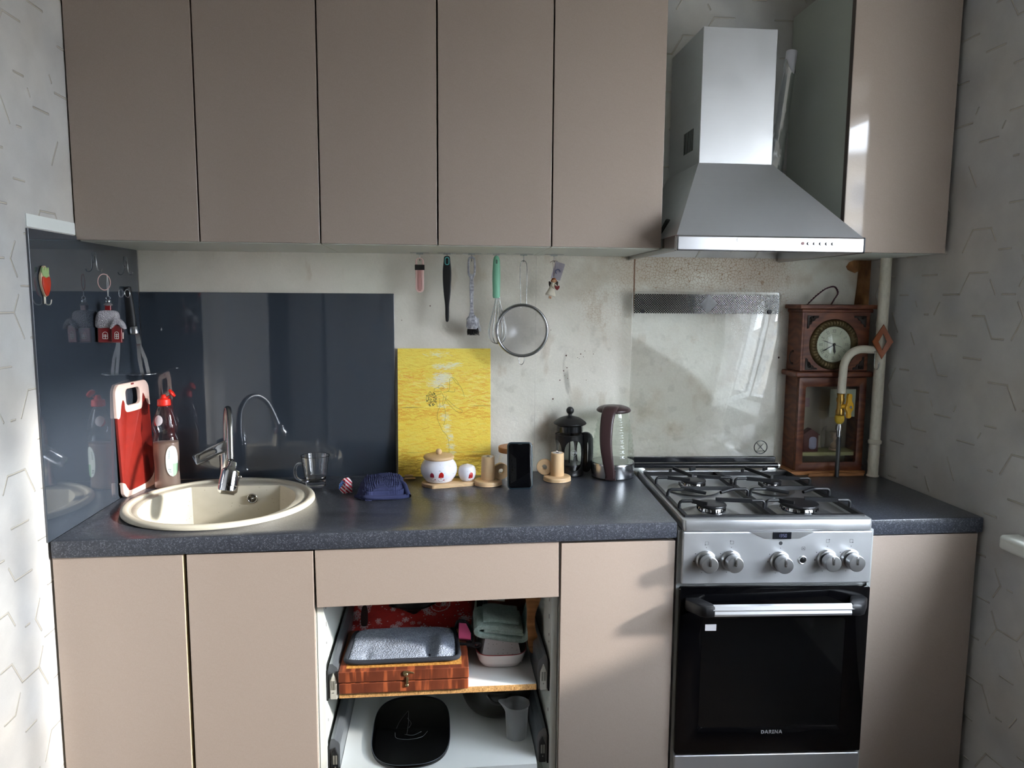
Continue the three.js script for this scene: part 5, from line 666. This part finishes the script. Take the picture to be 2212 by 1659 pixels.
{
  const p = hang('sieve', 'round steel mesh sieve with a long wire handle hanging on a hook', 'sieve', 0.2612), R = 0.0795, cy = -0.2165;
  part('rim', [torus(R, 0.0052, [-0.004, cy, 0.012], [0, 0, 0], [1, 1, 1.5], 14, 90)], M(0xa3a4a6, 0.25, 1), p);
  part('handle_wire', [tube([[-0.0095, cy + R - 0.008, 0.012], [-0.0098, -0.1, 0.008], [-0.0105, -0.012, 0.001], [-0.006, -0.0015, 0], [0, 0.0005, 0], [0.006, -0.0015, 0], [0.0105, -0.012, 0.001], [0.0098, -0.1, 0.008], [0.0095, cy + R - 0.008, 0.012]].map(([x, y, z]) => [x * 0.95, y, z]), 0.0013, 80, 8)], wire, p); part('rest_loop', tube([[-0.014, cy - R + 0.003, 0.014], [-0.0145, cy - R - 0.012, 0.015], [-0.011, cy - R - 0.024, 0.016], [-0.006, cy - R - 0.027, 0.016], [-0.001, cy - R - 0.024, 0.016], [0.0035, cy - R - 0.012, 0.015], [0.003, cy - R + 0.003, 0.014]], 0.0012, 40, 8), wire, p);
  const weave = dtex(16, 16, (i, j) => grey(i < 5 || j < 5 ? 255 : 0), false, 120, 60);
  const bowl = grid(80, 30, (u, v) => { const a = u * TAU, r = v * R * 0.985; return [-0.004 + Math.cos(a) * r, cy + Math.sin(a) * r, 0.01 - 0.052 * (1 - v * v)]; }, true);
  const uv = bowl.attributes.uv, pp = bowl.attributes.position; for (let i = 0; i < uv.count; i++) uv.setXY(i, pp.getX(i) * 8, pp.getY(i) * 8);
  part('mesh_bowl', bowl, M(0x9a9a9c, 0.45, 0.6, { alphaMap: dtex(16, 16, (i, j) => grey(i < 4 || j < 4 ? 210 : 0), false, 100, 100), transparent: true, side: THREE.DoubleSide }), p, 'fine wire mesh bowl');
}
{
  const a = hang('angel_ornament', 'small angel figure in white holding a red heart, hanging by a cord', 'ornament', 0.357); const s = 0.84;
  const g = new THREE.Group(); const W = M(0xd9d1bf, 0.7), sk = M(0xc99a76, 0.6), hr = M(0x9a5a32, 0.6), wg = M(0x3a2a20, 0.6), y0 = -0.06;
  part('cord', [tube([[-0.001, y0 + 0.012, 0], [-0.002, -0.02, 0.001], [-0.003, 0.0, 0]], 0.0006, 12, 5), tube([[0.001, y0 + 0.012, 0], [0.003, -0.02, 0.001], [0.003, 0.0, 0]], 0.0006, 12, 5), tube([[-0.012, -0.004, 0.002], [-0.004, 0.001, 0.003], [0.004, 0.001, 0.003], [0.012, 0.0, 0.002]], 0.0007, 14, 5)], M(0x5a4632, 0.8), a);
  part('dress', [lathe(smooth([[0.0035, y0 - 0.006], [0.0065, y0 - 0.014], [0.0075, y0 - 0.022], [0.012, y0 - 0.036], [0.0165, y0 - 0.047], [0.013, y0 - 0.049], [0, y0 - 0.046]], 30).reverse(), 28, [0.0115, 0, 0], [0, 0, -0.2], [1, 1, 0.7]), tube([[0.004, y0 - 0.011, 0.003], [0.008, y0 - 0.019, 0.007], [0.006, y0 - 0.025, 0.008]], 0.0024, 14, 8), tube([[-0.004, y0 - 0.011, 0.003], [-0.004, y0 - 0.02, 0.007], [0.002, y0 - 0.025, 0.008]], 0.0024, 14, 8)], W, a);
  part('head', [ball(0.0065, [0.0005, y0, 0], [1, 1.1, 1])], sk, a); part('hair', [ball(0.0075, [0.0005, y0 + 0.0025, -0.0015], [1, 0.85, 1]), ball(0.0035, [-0.006, y0 - 0.001, 0]), ball(0.0035, [0.007, y0 - 0.001, 0])], hr, a);
  for (const q of [-1, 1]) part('wing', fin(tf(ext(spl([[0, 0], [0.006, 0.008], [0.011, 0.01], [0.012, 0.002], [0.009, -0.007], [0.004, -0.009]]), 0.002, 0.0006), [q * 0.003, y0 - 0.012, -0.005], [0, q < 0 ? Math.PI : 0, 0])), wg, a);
  part('heart', ext(spl([[0, -0.008], [0.0075, 0], [0.0065, 0.006], [0.002, 0.0055], [0, 0.003], [-0.002, 0.0055], [-0.0065, 0.006], [-0.0075, 0]]), 0.005, 0.0018, 1, 3).translate(0.01, y0 - 0.022, 0.006), M(0x7c1f22, 0.4), a, 'dark red heart'); part('foot', [ball(0.0028, [-0.013, y0 - 0.052, 0.001], [0.8, 1.7, 0.8], 12), ball(0.0028, [-0.0085, y0 - 0.053, 0.001], [0.8, 1.7, 0.8], 12)], sk, a);
}
{ const h = thing('wall_hook', 'old clear adhesive hook stuck to the wall behind the angel ornament', 'hook', [0.381, 1.522, 0.0031]); h.rotation.z = -0.3; part('clear_film', bx(-0.016, 0.016, -0.03, 0.026, 0, 0.001, 0.0004), glassPane(0xf0f0f8, 0.02, { specularIntensity: 0.15 }), h); part('hook_tongue', fin(tf(new THREE.TorusGeometry(0.007, 0.0016, 8, 20, 4.4), [0, -0.004, 0.004])), M(0x8e93b8, 0.3, 0, { transmission: 0.6, thickness: 0 }), h); }
// ---------- in the drawers ----------
const SY = 0.4242; // top of the drawer boards
{
  const b = thing('wooden_box', 'flat dark wooden case with a brass hook catch lying in the drawer', 'box', [-0.0945, SY, 0.452]), burl = M(0xffffff, 0.3, 0, { map: dtex(512, 256, (i, j) => { const x = i / 512, y = j / 256, k = fbm(x * 12, y * 2.4, 121, 4, 12, 3), s = ss(0.48, 0.72, fbm(x * 26, y * 2, 127, 3, 26, 2)); return [82 + k * 40 + s * 58, 40 + k * 24 + s * 32, 27 + k * 16 + s * 16]; }, true, 3.3, 5) });
  part('case_bottom', bx(-0.165, 0.165, 0, 0.0285, -0.118, 0.118, 0.003), burl, b); part('case_lid', bx(-0.166, 0.166, 0.0302, 0.0605, -0.119, 0.119, 0.003), burl, b);
  part('inlay', bx(-0.148, 0.148, 0.0603, 0.0608, -0.102, 0.102), M(0xffffff, 0.4, 0, { map: dtex(128, 128, (i, j) => { const n = (fbm(i / 5, j / 5, 131, 4, 26, 26) - 0.5) * 90; return [186 + n, 132 + n, 66 + n * 0.7]; }, true, 12, 12) }), b, 'golden inlay on the lid');
  const br = M(0xb3a27a, 0.28, 0.9); part('catch', [ext(spl([[-0.009, 0.002], [-0.006, 0.009], [0.004, 0.0085], [0.018, 0.005], [0.02, 0.002], [0.008, 0.003], [0.003, -0.004], [-0.004, -0.005]]), 0.003, 0.001).translate(0.006, 0.048, 0.1185), ext(shp([[-0.003, 0], [0.003, 0], [0.0035, 0.02], [-0.0025, 0.02]]), 0.003, 0.0008).translate(0.008, 0.021, 0.119), ball(0.004, [0.006, 0.048, 0.121], [1, 1, 0.6], 14), ball(0.0045, [0.0075, 0.018, 0.12], [1, 1, 0.6], 14)], br, b, 'brass hook catch');
}
const fleece = (c, s, q) => M(0xffffff, 1, 0, { map: dtex(256, 256, (i, j) => { const n = (vn(i / 2.2, j / 2.2, s, 116, 116) - 0.5) * 46 + (fbm(i / 16, j / 16, s + 3, 3, 16, 16) - 0.5) * 20; return [c[0] + n, c[1] + n, c[2] + n]; }, true, q, q), bumpMap: dtex(256, 256, (i, j) => grey(vn(i / 2.2, j / 2.2, s, 116, 116) * 255), false, q, q), bumpScale: 0.0025, side: THREE.DoubleSide });
{
  const t = thing('grey_towel', 'fluffy grey microfibre cloth with black edging folded on the wooden case', 'towel', [-0.1, SY + 0.0612, 0.456]);
  const hgt = (x, z) => 0.008 + 0.01 * (fbm(x * 13 + 3, z * 13, 141, 2) - 0.35) + 0.016 * Math.exp(-(((x - 0.1) / 0.022) ** 2) - ((z - 0.02) / 0.05) ** 2) - 0.01 * Math.exp(-(((x - 0.072) / 0.014) ** 2) - ((z - 0.045) / 0.03) ** 2) - 0.005 * Math.exp(-(((x + 0.095) / 0.012) ** 2) - ((z - 0.045) / 0.03) ** 2) - 0.006 * Math.exp(-(((x + 0.05) / 0.03) ** 2) - ((z + 0.01) / 0.012) ** 2) + Math.max(0, 0.03 - z) * 0.12;
  const O = (a) => { const c = Math.cos(a), s = Math.sin(a), sq = (q) => Math.sign(q) * Math.abs(q) ** 0.2; let z = sq(s) * 0.083; const x = sq(c) * (0.142 + z * 0.06); return [x, z]; };
  const e = (r) => Math.sqrt(Math.max(0, 1 - Math.max(0, (r - 0.9) / 0.1) ** 2));
  part('fleece', grid(120, 50, (u, v) => { const [x, z] = O(u * TAU); return [x * v, hgt(x * v, z * v) * (0.35 + 0.65 * e(v)), z * v]; }, true), (() => { const m = fleece([142, 150, 164], 151, 1); return m; })(), t);
  { const g = t.children[0].geometry, p = g.attributes.position, u = g.attributes.uv; for (let i = 0; i < p.count; i++) u.setXY(i, p.getX(i) * 5, p.getZ(i) * 5); }
  const ed = []; for (let i = 0; i <= 90; i++) { const [x, z] = O(-0.85 + (i / 90) * (Math.PI + 1.7)); ed.push([x * 1.015, 0.006 + hgt(x, z) * 0.28, z * 1.02]); } part('edging', tube(ed, 0.0062, 240, 8), M(0x1c1f27, 0.9), t, 'dark edging');
  part('underside', grid(60, 4, (u, v) => { const [x, z] = O(u * TAU); return [x * v * 1.01, 0.001, z * v * 1.01]; }, true), M(0x1c1f27, 0.9), t);
}
{
  const p = thing('pink_cloth', 'bright pink cloth edged in black tucked beside the grey towel', 'cloth', [0.062, SY + 0.0612, 0.4]);
  part('cloth', ext(shp([[-0.014, -0.002], [0.02, -0.006], [0.021, 0.012], [0.008, 0.04], [-0.012, 0.042]]), 0.012, 0.003).rotateX(-0.75).translate(0, 0.008, 0.03), M(0xd2527e, 0.8), p); part('edging', [tube([[0.019, 0.002, 0.036], [0.022, 0.016, 0.022], [0.01, 0.038, -0.004], [-0.012, 0.042, -0.008], [-0.02, 0.03, 0.006]], 0.0055, 40, 8), tube([[-0.012, 0.0, 0.045], [0.01, -0.002, 0.046], [0.026, -0.003, 0.045]], 0.006, 20, 8)], M(0x1d1c20, 0.9), p); part('loop', torus(0.0085, 0.0032, [0.036, -0.004, 0.045], [0.3, 0, 0], [1.2, 0.9, 1]), M(0x1d1c20, 0.9), p, 'black hanging loop');
}
{
  const flakes = ctex(1024, 512, (g) => { g.fillStyle = '#cf352d'; g.fillRect(0, 0, 1024, 512); for (let k = 0; k < 6000; k++) { g.fillStyle = `rgba(${rnd() < 0.5 ? '90,10,10' : '220,60,50'},0.08)`; g.fillRect(rnd() * 1024, rnd() * 512, 14, 4); } g.strokeStyle = g.fillStyle = '#e9d3d6'; g.lineCap = 'round';
    const fl = (x, y, r) => { for (let k = 0; k < 6; k++) { g.save(); g.translate(x, y); g.rotate(k * Math.PI / 3 + r); g.lineWidth = Math.max(2, r / 8); g.beginPath(); g.moveTo(0, 0); g.lineTo(0, r); g.moveTo(0, r * 0.6); g.lineTo(r * 0.3, r * 0.85); g.moveTo(0, r * 0.6); g.lineTo(-r * 0.3, r * 0.85); if (r > 24) { g.moveTo(r * 0.24, r * 0.42); g.lineTo(0, r * 0.3); g.lineTo(-r * 0.24, r * 0.42); } g.stroke(); g.restore(); } };
    for (let k = 0; k < 46; k++) fl(rnd() * 1024, rnd() * 512, 12 + rnd() * 34); for (let k = 0; k < 12; k++) fl(20 + rnd() * 130, 60 + k * 36, 34); for (let k = 0; k < 130; k++) { g.beginPath(); g.arc(rnd() * 1024, rnd() * 512, 2 + rnd() * 6, 0, TAU); g.fill(); } g.lineWidth = 9; g.beginPath(); g.arc(740, 210, 78, -0.3, 3.4); g.stroke(); g.lineWidth = 6; g.beginPath(); g.arc(735, 185, 44, 0, 5); g.stroke(); }, true, 1, 1);
  const m = thing('oven_mitt', 'red oven mitt printed with white snowflakes behind the grey towel', 'mitt', [-0.085, SY + 0.0, 0.0]);
  part('mitt', grid(90, 50, (u, v) => { const x = -0.185 + u * 0.37, t = v, edge = Math.sqrt(Math.max(0, 1 - Math.abs(2 * u - 1) ** 6)), sag = 0.04 * Math.exp(-(((x - 0.0) / 0.06) ** 2)) * ss(0.5, 1, t), n = (fbm(u * 6, v * 4, 161, 3) - 0.5) * 0.02; return [x + (v - 0.5) * 0.02, 0.03 + (0.085 - sag + 0.008 * Math.sin(u * 7)) * t * (0.5 + 0.5 * edge) + n * 0.3, 0.262 + 0.02 * Math.cos(t * Math.PI * 0.5) * edge - t * 0.11 + n]; }), M(0xffffff, 0.75, 0, { map: flakes, side: THREE.DoubleSide }), m);
  part('mitt_back', grid(30, 8, (u, v) => { const x = -0.18 + u * 0.36; return [x, 0.0 + v * 0.08, 0.17 - v * 0.02]; }), M(0x7a1a18, 0.9, 0, { side: THREE.DoubleSide }), m); part('hanging_slot', ext(spl([[0, -0.03], [0.008, -0.028], [0.008, 0.02], [0.003, 0.03], [-0.006, 0.026], [-0.007, -0.028]]), 0.004, 0.001).rotateX(-0.5).translate(-0.14, 0.072, 0.262), M(0x2a100e, 0.9), m);
}
one('black_bag', 'crumpled black bag lying on top of the red oven mitt', 'bag', grid(60, 30, (u, v) => { const a = u * TAU, b = v * Math.PI, n = 0.75 + 0.5 * fbm(u * 9, v * 7, 171, 3, 9); return [Math.cos(a) * Math.sin(b) * 0.078 * n, Math.cos(b) * 0.033 * n - 0.012 * Math.exp(-((Math.cos(a) * 2 - 0.2) ** 2)) * (v > 0.5 ? 1 : 0), Math.sin(a) * Math.sin(b) * 0.05 * n]; }, true), M(0x101013, 0.5), [-0.085, SY + 0.112, 0.225]);
one('white_card', 'folded white card standing behind the red oven mitt', 'card', ext(shp([[0, 0], [0.035, 0.01], [0.06, 0.1], [0.062, 0.16], [-0.02, 0.16], [-0.02, 0.05]]), 0.002, 0).translate(0, 0, 0), M(0xb9bdc4, 0.7), [0.035, SY + 0.0, 0.13], -0.2);
one('teal_folder', 'dark teal folder edge standing behind the red oven mitt', 'folder', [bx(0, 0.02, 0, 0.17, 0, 0.01), bx(0.021, 0.034, 0, 0.17, 0, 0.006)], M(0x33454e, 0.6), [0.112, SY, 0.16]);
{
  const d = thing('baking_dish', 'white rectangular baking dish with a thin red rim in the drawer', 'dish', [0.166, SY, 0.398], -0.02), O = (a, w, l) => { const s = (q) => Math.sign(q) * Math.abs(q) ** 0.5; return [s(Math.cos(a)) * w, s(Math.sin(a)) * l]; }, cer = M(0xd9d2cd, 0.18);
  const prof = [[0.0, 0.001], [0.72, 0.001], [0.8, 0.004], [0.9, 0.016], [0.97, 0.033], [1.0, 0.044], [0.985, 0.046], [0.965, 0.043], [0.93, 0.032], [0.86, 0.016], [0.76, 0.008], [0.0, 0.007]];
  part('dish_body', grid(72, 44, (u, v) => { const t = v * 11, i = Math.min(10, Math.floor(t)), f = t - i, k = prof[i][0] + (prof[i + 1][0] - prof[i][0]) * f, y = prof[i][1] + (prof[i + 1][1] - prof[i][1]) * f, [x, z] = O(u * TAU, 0.071 * k, 0.09 * k); return [x, y, z]; }, true), cer, d);
  const ed = []; for (let i = 0; i < 72; i++) { const [x, z] = O((i / 72) * TAU, 0.0703, 0.0893); ed.push([x, 0.0455, z]); } part('red_rim', tube(ed, 0.0014, 200, 6, true), M(0x8e2b2b, 0.35), d, 'thin red rim');
  const l = thing('butter_dish', 'white dotted butter dish cover sitting inside the baking dish', 'dish', [0.163, SY + 0.007, 0.392], -0.02), dots = dtex(256, 256, (i, j) => { const a = h2(i >> 5, j >> 5, 9), cx = 8 + 16 * a, cy = 8 + 16 * h2(i >> 5, j >> 5, 19); const n = Math.hypot((i & 31) - cx, (j & 31) - cy) < 2 && a > 0.25 ? -110 : 0; return [222 + n, 214 + n, 211 + n]; }, true, 9, 9);
  part('cover', buv(toCreasedNormals(fin(tf(new THREE.CylinderGeometry(0.058, 0.074, 0.062, 4, 1), [0, 0.031, 0], [0, Math.PI / 4, 0], [0.98, 1, 1.2])), 0.2)), M(0xffffff, 0.2, 0, { map: dots }), l);
}
{
  const t = thing('mint_towel', 'pale mint terry towel folded on top of the white dishes', 'towel', [0.163, SY + 0.066, 0.385], -0.03); t.rotation.z = -0.17; t.scale.set(0.86, 0.86, 1);
  const ribbon = (pts, th, d) => { const c = new THREE.SplineCurve(pts.map((q) => new THREE.Vector2(...q))), n = 70, A = [], B = []; for (let i = 0; i <= n; i++) { const p = c.getPoint(i / n), q = c.getTangent(i / n), w = th * (i < 3 || i > n - 3 ? 0.8 : 1); A.push([p.x - q.y * w, p.y + q.x * w]); B.push([p.x + q.y * w, p.y - q.x * w]); } return ext(shp([...A, ...B.reverse()]), d, 0.004, 0.9, 3); };
  const m = fleece([180, 202, 194], 181, 9); m.bumpScale = 0.0015;
  part('fold', [ribbon([[0.068, 0.042], [0.03, 0.04], [-0.02, 0.04], [-0.066, 0.036], [-0.08, 0.022], [-0.068, 0.009], [-0.02, 0.008], [0.04, 0.008], [0.078, 0.014], [0.088, 0.04], [0.089, 0.082]], 0.008, 0.13).translate(0, 0, -0.07), ribbon([[0.074, 0.03], [0.03, 0.027], [-0.02, 0.026], [-0.055, 0.024]], 0.0055, 0.125).translate(0, 0, -0.068), ribbon([[0.056, 0.058], [0.02, 0.056], [-0.03, 0.055], [-0.06, 0.046]], 0.006, 0.11).translate(0, 0, -0.068)], m, t);
}
one('paper_tag', 'crumpled white printed paper tag behind the mint towel', 'paper', ext(shp([[-0.03, 0.0], [0.032, -0.004], [0.032, 0.012], [-0.006, 0.018], [-0.03, 0.034]]), 0.0012, 0), M(0xffffff, 0.8, 0, { map: dtex(64, 64, (i, j) => { const q = j % 8 < 2 && h2(i >> 1, j >> 3, 4) > 0.3 ? -90 : 0; return [212 + q, 214 + q, 210 + q]; }, true, 22, 22) }), [0.155, SY + 0.128, 0.31], -0.1);
one('paddle_board', 'wooden paddle board standing on its side at the right of the drawer', 'board', ext(spl([[0.0, -0.01], [0.014, -0.012], [0.02, 0.0], [0.021, 0.03], [0.014, 0.06], [0.0135, 0.1], [0.023, 0.13], [0.031, 0.16], [0.03, 0.2], [-0.05, 0.2], [-0.06, 0.18], [-0.022, 0.165], [-0.011, 0.12], [-0.009, 0.05]], 120), 0.02, 0.004), boardWood, [0.247, SY + 0.04, 0.43]);
one('wooden_board', 'dark wooden board standing behind the white baking dish', 'board', bx(0, 0.12, 0, 0.2, 0, 0.012, 0.002), oakDark, [0.14, SY, 0.255]);
const BY = 0.2213;
{
  const p = thing('oval_tray', 'black oval glass tray with an engraved sailing boat in the lower drawer', 'tray', [-0.083, BY, 0.418]);
  const oval = (w, l, n = 96) => { const a = []; for (let i = 0; i < n; i++) { const t = (i / n) * TAU, s = (q, e) => Math.sign(q) * Math.abs(q) ** e; a.push([s(Math.cos(t), 0.72) * w, s(Math.sin(t), 0.62) * l]); } return a; };
  part('tray_plate', flat(ext(shp(oval(0.108, 0.168)), 0.008, 0.002)).translate(0, 0.002, 0), M(0x050506, 0.08), p); part('rim_line', tube(oval(0.1065, 0.1665).map(([x, z]) => [x, 0.0103, z]), 0.0009, 300, 6, true), M(0x4a5058, 0.2), p); part('foot', [[-0.06, 0.09], [0.06, 0.09], [-0.06, -0.09], [0.06, -0.09]].map(([x, z]) => cyl(0.008, 0.008, 0.003, [x, 0.0012, z])), rubber, p);
  const b = (pts, r = 0.0005) => tube(pts.map(([x, z]) => [x, 0.0106, z]), r, 60, 5); part('boat_engraving', [b([[-0.045, 0.02], [-0.04, 0.045], [-0.005, 0.055], [0.03, 0.045], [0.045, 0.02]]), b([[-0.018, 0.03], [0.005, 0.036], [0.028, 0.02]]), b([[-0.042, 0.0], [-0.036, -0.03], [-0.014, -0.085]]), b([[-0.012, -0.085], [-0.01, -0.02], [-0.012, 0.03]]), b([[-0.014, -0.05], [-0.002, -0.02], [-0.008, 0.0]])], M(0x5d6064, 0.3), p);
}
{
  const p = thing('casserole', 'dark grey round casserole pot at the back of the lower drawer', 'pot', [0.165, BY, 0.315]);
  part('pot', lathe(smooth([[0, 0], [0.055, 0.001], [0.085, 0.018], [0.104, 0.055], [0.11, 0.095], [0.112, 0.105], [0.108, 0.105], [0.104, 0.08]], 50), 64), M(0x25231e, 0.3), p); part('handle', tube([[-0.035, 0.098, 0.106], [-0.02, 0.085, 0.122], [0.012, 0.085, 0.124], [0.032, 0.098, 0.108]], 0.0045, 40, 10), M(0x1c1b19, 0.3), p);
}
{
  const p = thing('measuring_cup', 'frosted plastic measuring jug with a pouring lip in the lower drawer', 'jug', [0.208, BY, 0.468]);
  part('jug', grid(72, 30, (u, v) => { const a = u * TAU, t = v < 0.15 ? 0 : (v - 0.15) / 0.85, base = v < 0.15 ? v / 0.15 : 1, d = Math.atan2(Math.sin(a - Math.PI - 0.25), Math.cos(a - Math.PI - 0.25)), lip = 0.016 * Math.exp(-((d / 0.3) ** 2)) * ss(0.72, 1, t), r = (0.0275 + 0.0055 * t + 0.003 * ss(0.9, 1, t)) * base + lip; return [Math.cos(a) * r, 0.001 + t * 0.098 + lip * 0.2, Math.sin(a) * r]; }, true), M(0xf4f6f8, 0.5, 0, { transmission: 0.85, thickness: 0, side: THREE.DoubleSide }), p);
}

// ---------- what the glossy fronts and the splashback mirror, behind the camera ----------
{
  const f = thing('refrigerator', 'white refrigerator mirrored faintly in the sink splashback', 'refrigerator', [-0.58, 0, 3.75]), w = M(0xd8d8d6, 0.35);
  part('cabinet', bx(-0.3, 0.3, 0.02, 1.86, -0.24, 0.3, 0.01), w, f); part('door', bx(-0.3, 0.3, 0.72, 1.86, -0.3, -0.245, 0.012), w, f); part('door', bx(-0.3, 0.3, 0.06, 0.705, -0.3, -0.245, 0.012), w, f);
  const mg = [M(0x6a4b3a, 0.5), M(0x39597a, 0.5), M(0x8a7a3a, 0.5)]; for (let k = 0; k < 26; k++) part('magnet', box(0.03 + rnd() * 0.03, 0.03 + rnd() * 0.03, 0.006, -0.22 + rnd() * 0.44, 0.8 + rnd() * 0.9, -0.303, 0.002), mg[k % 3], f);
}
{
  const c = thing('ceiling_lamp', 'dark branching ceiling lamp mirrored faintly in the fourth wall cupboard door', 'lamp', [0.14, 2.6, 1.55]), m = M(0x2d2620, 0.4, 0.4);
  part('rose', lathe([[0, -0.03], [0.06, -0.028], [0.065, 0], [0, 0]], 32), m, c); part('stem', [tube([[0.03, -0.02, 0], [0.03, -0.3, 0]], 0.006, 4, 8), tube([[-0.03, -0.02, 0], [-0.02, -0.3, 0]], 0.006, 4, 8)], m, c);
  for (let k = 0; k < 6; k++) { const a = k * 1.05 + 0.3, r = 0.22; part('arm', tube([[0, -0.3, 0], [Math.cos(a) * r * 0.5, -0.33, Math.sin(a) * r * 0.5], [Math.cos(a) * r, -0.3 + (k % 2) * 0.07, Math.sin(a) * r]], 0.006, 16, 8), m, c); part('shade', lathe([[0, 0], [0.03, 0.004], [0.032, 0.05], [0.026, 0.07], [0, 0.075]], 24, [Math.cos(a) * r, -0.33 + (k % 2) * 0.07, Math.sin(a) * r], [0.5, a, 0]), m, c); }
}
{ // block of flats across the yard, seen only as a reflection in the right cupboard and the hob lid
  const b = thing('apartment_building', 'grey block of flats mirrored in the right cupboard door', 'building', [27, -12, 47], Math.PI + 0.52), W = 34, Hh = 23, win = new THREE.BoxGeometry(1.5, 1.6, 0.2), fr = [new THREE.BoxGeometry(1.8, 0.14, 0.3).translate(0, 0.86, 0), new THREE.BoxGeometry(1.8, 0.2, 0.4).translate(0, -0.88, 0), new THREE.BoxGeometry(0.14, 1.7, 0.3).translate(0.82, 0, 0), new THREE.BoxGeometry(0.14, 1.7, 0.3).translate(-0.82, 0, 0), new THREE.BoxGeometry(0.1, 1.7, 0.26)].map(fin), fg = merge(fr);
  part('wall', box(W, Hh, 10, 0, Hh / 2, -5.1), M(0xffffff, 0.85, 0, { map: dtex(128, 128, (i, j) => { const n = (fbm(i / 8, j / 8, 191, 4, 16, 16) - 0.5) * 70; return [190 + n, 184 + n, 172 + n]; }, true, 0.12, 0.12) }), b); part('roof', box(W + 0.6, 0.4, 10.6, 0, Hh + 0.2, -5.1), M(0x77736c, 0.8), b);
  const gm = M(0x6d7884, 0.08), fm = M(0xe6e6e4, 0.5);
  for (let i = 0; i < 10; i++) for (let j = 0; j < 7; j++) { const w = new THREE.Mesh(fg, fm); w.name = 'window'; w.position.set(-14.6 + i * 3.25, 2.6 + j * 3, 0); b.add(w); const p = new THREE.Mesh(win, gm); p.name = 'pane'; w.add(p); }
}
scene.traverse((o) => { if (o.isMesh) { o.castShadow = true; o.receiveShadow = true; } });
renderer.render(scene, camera);
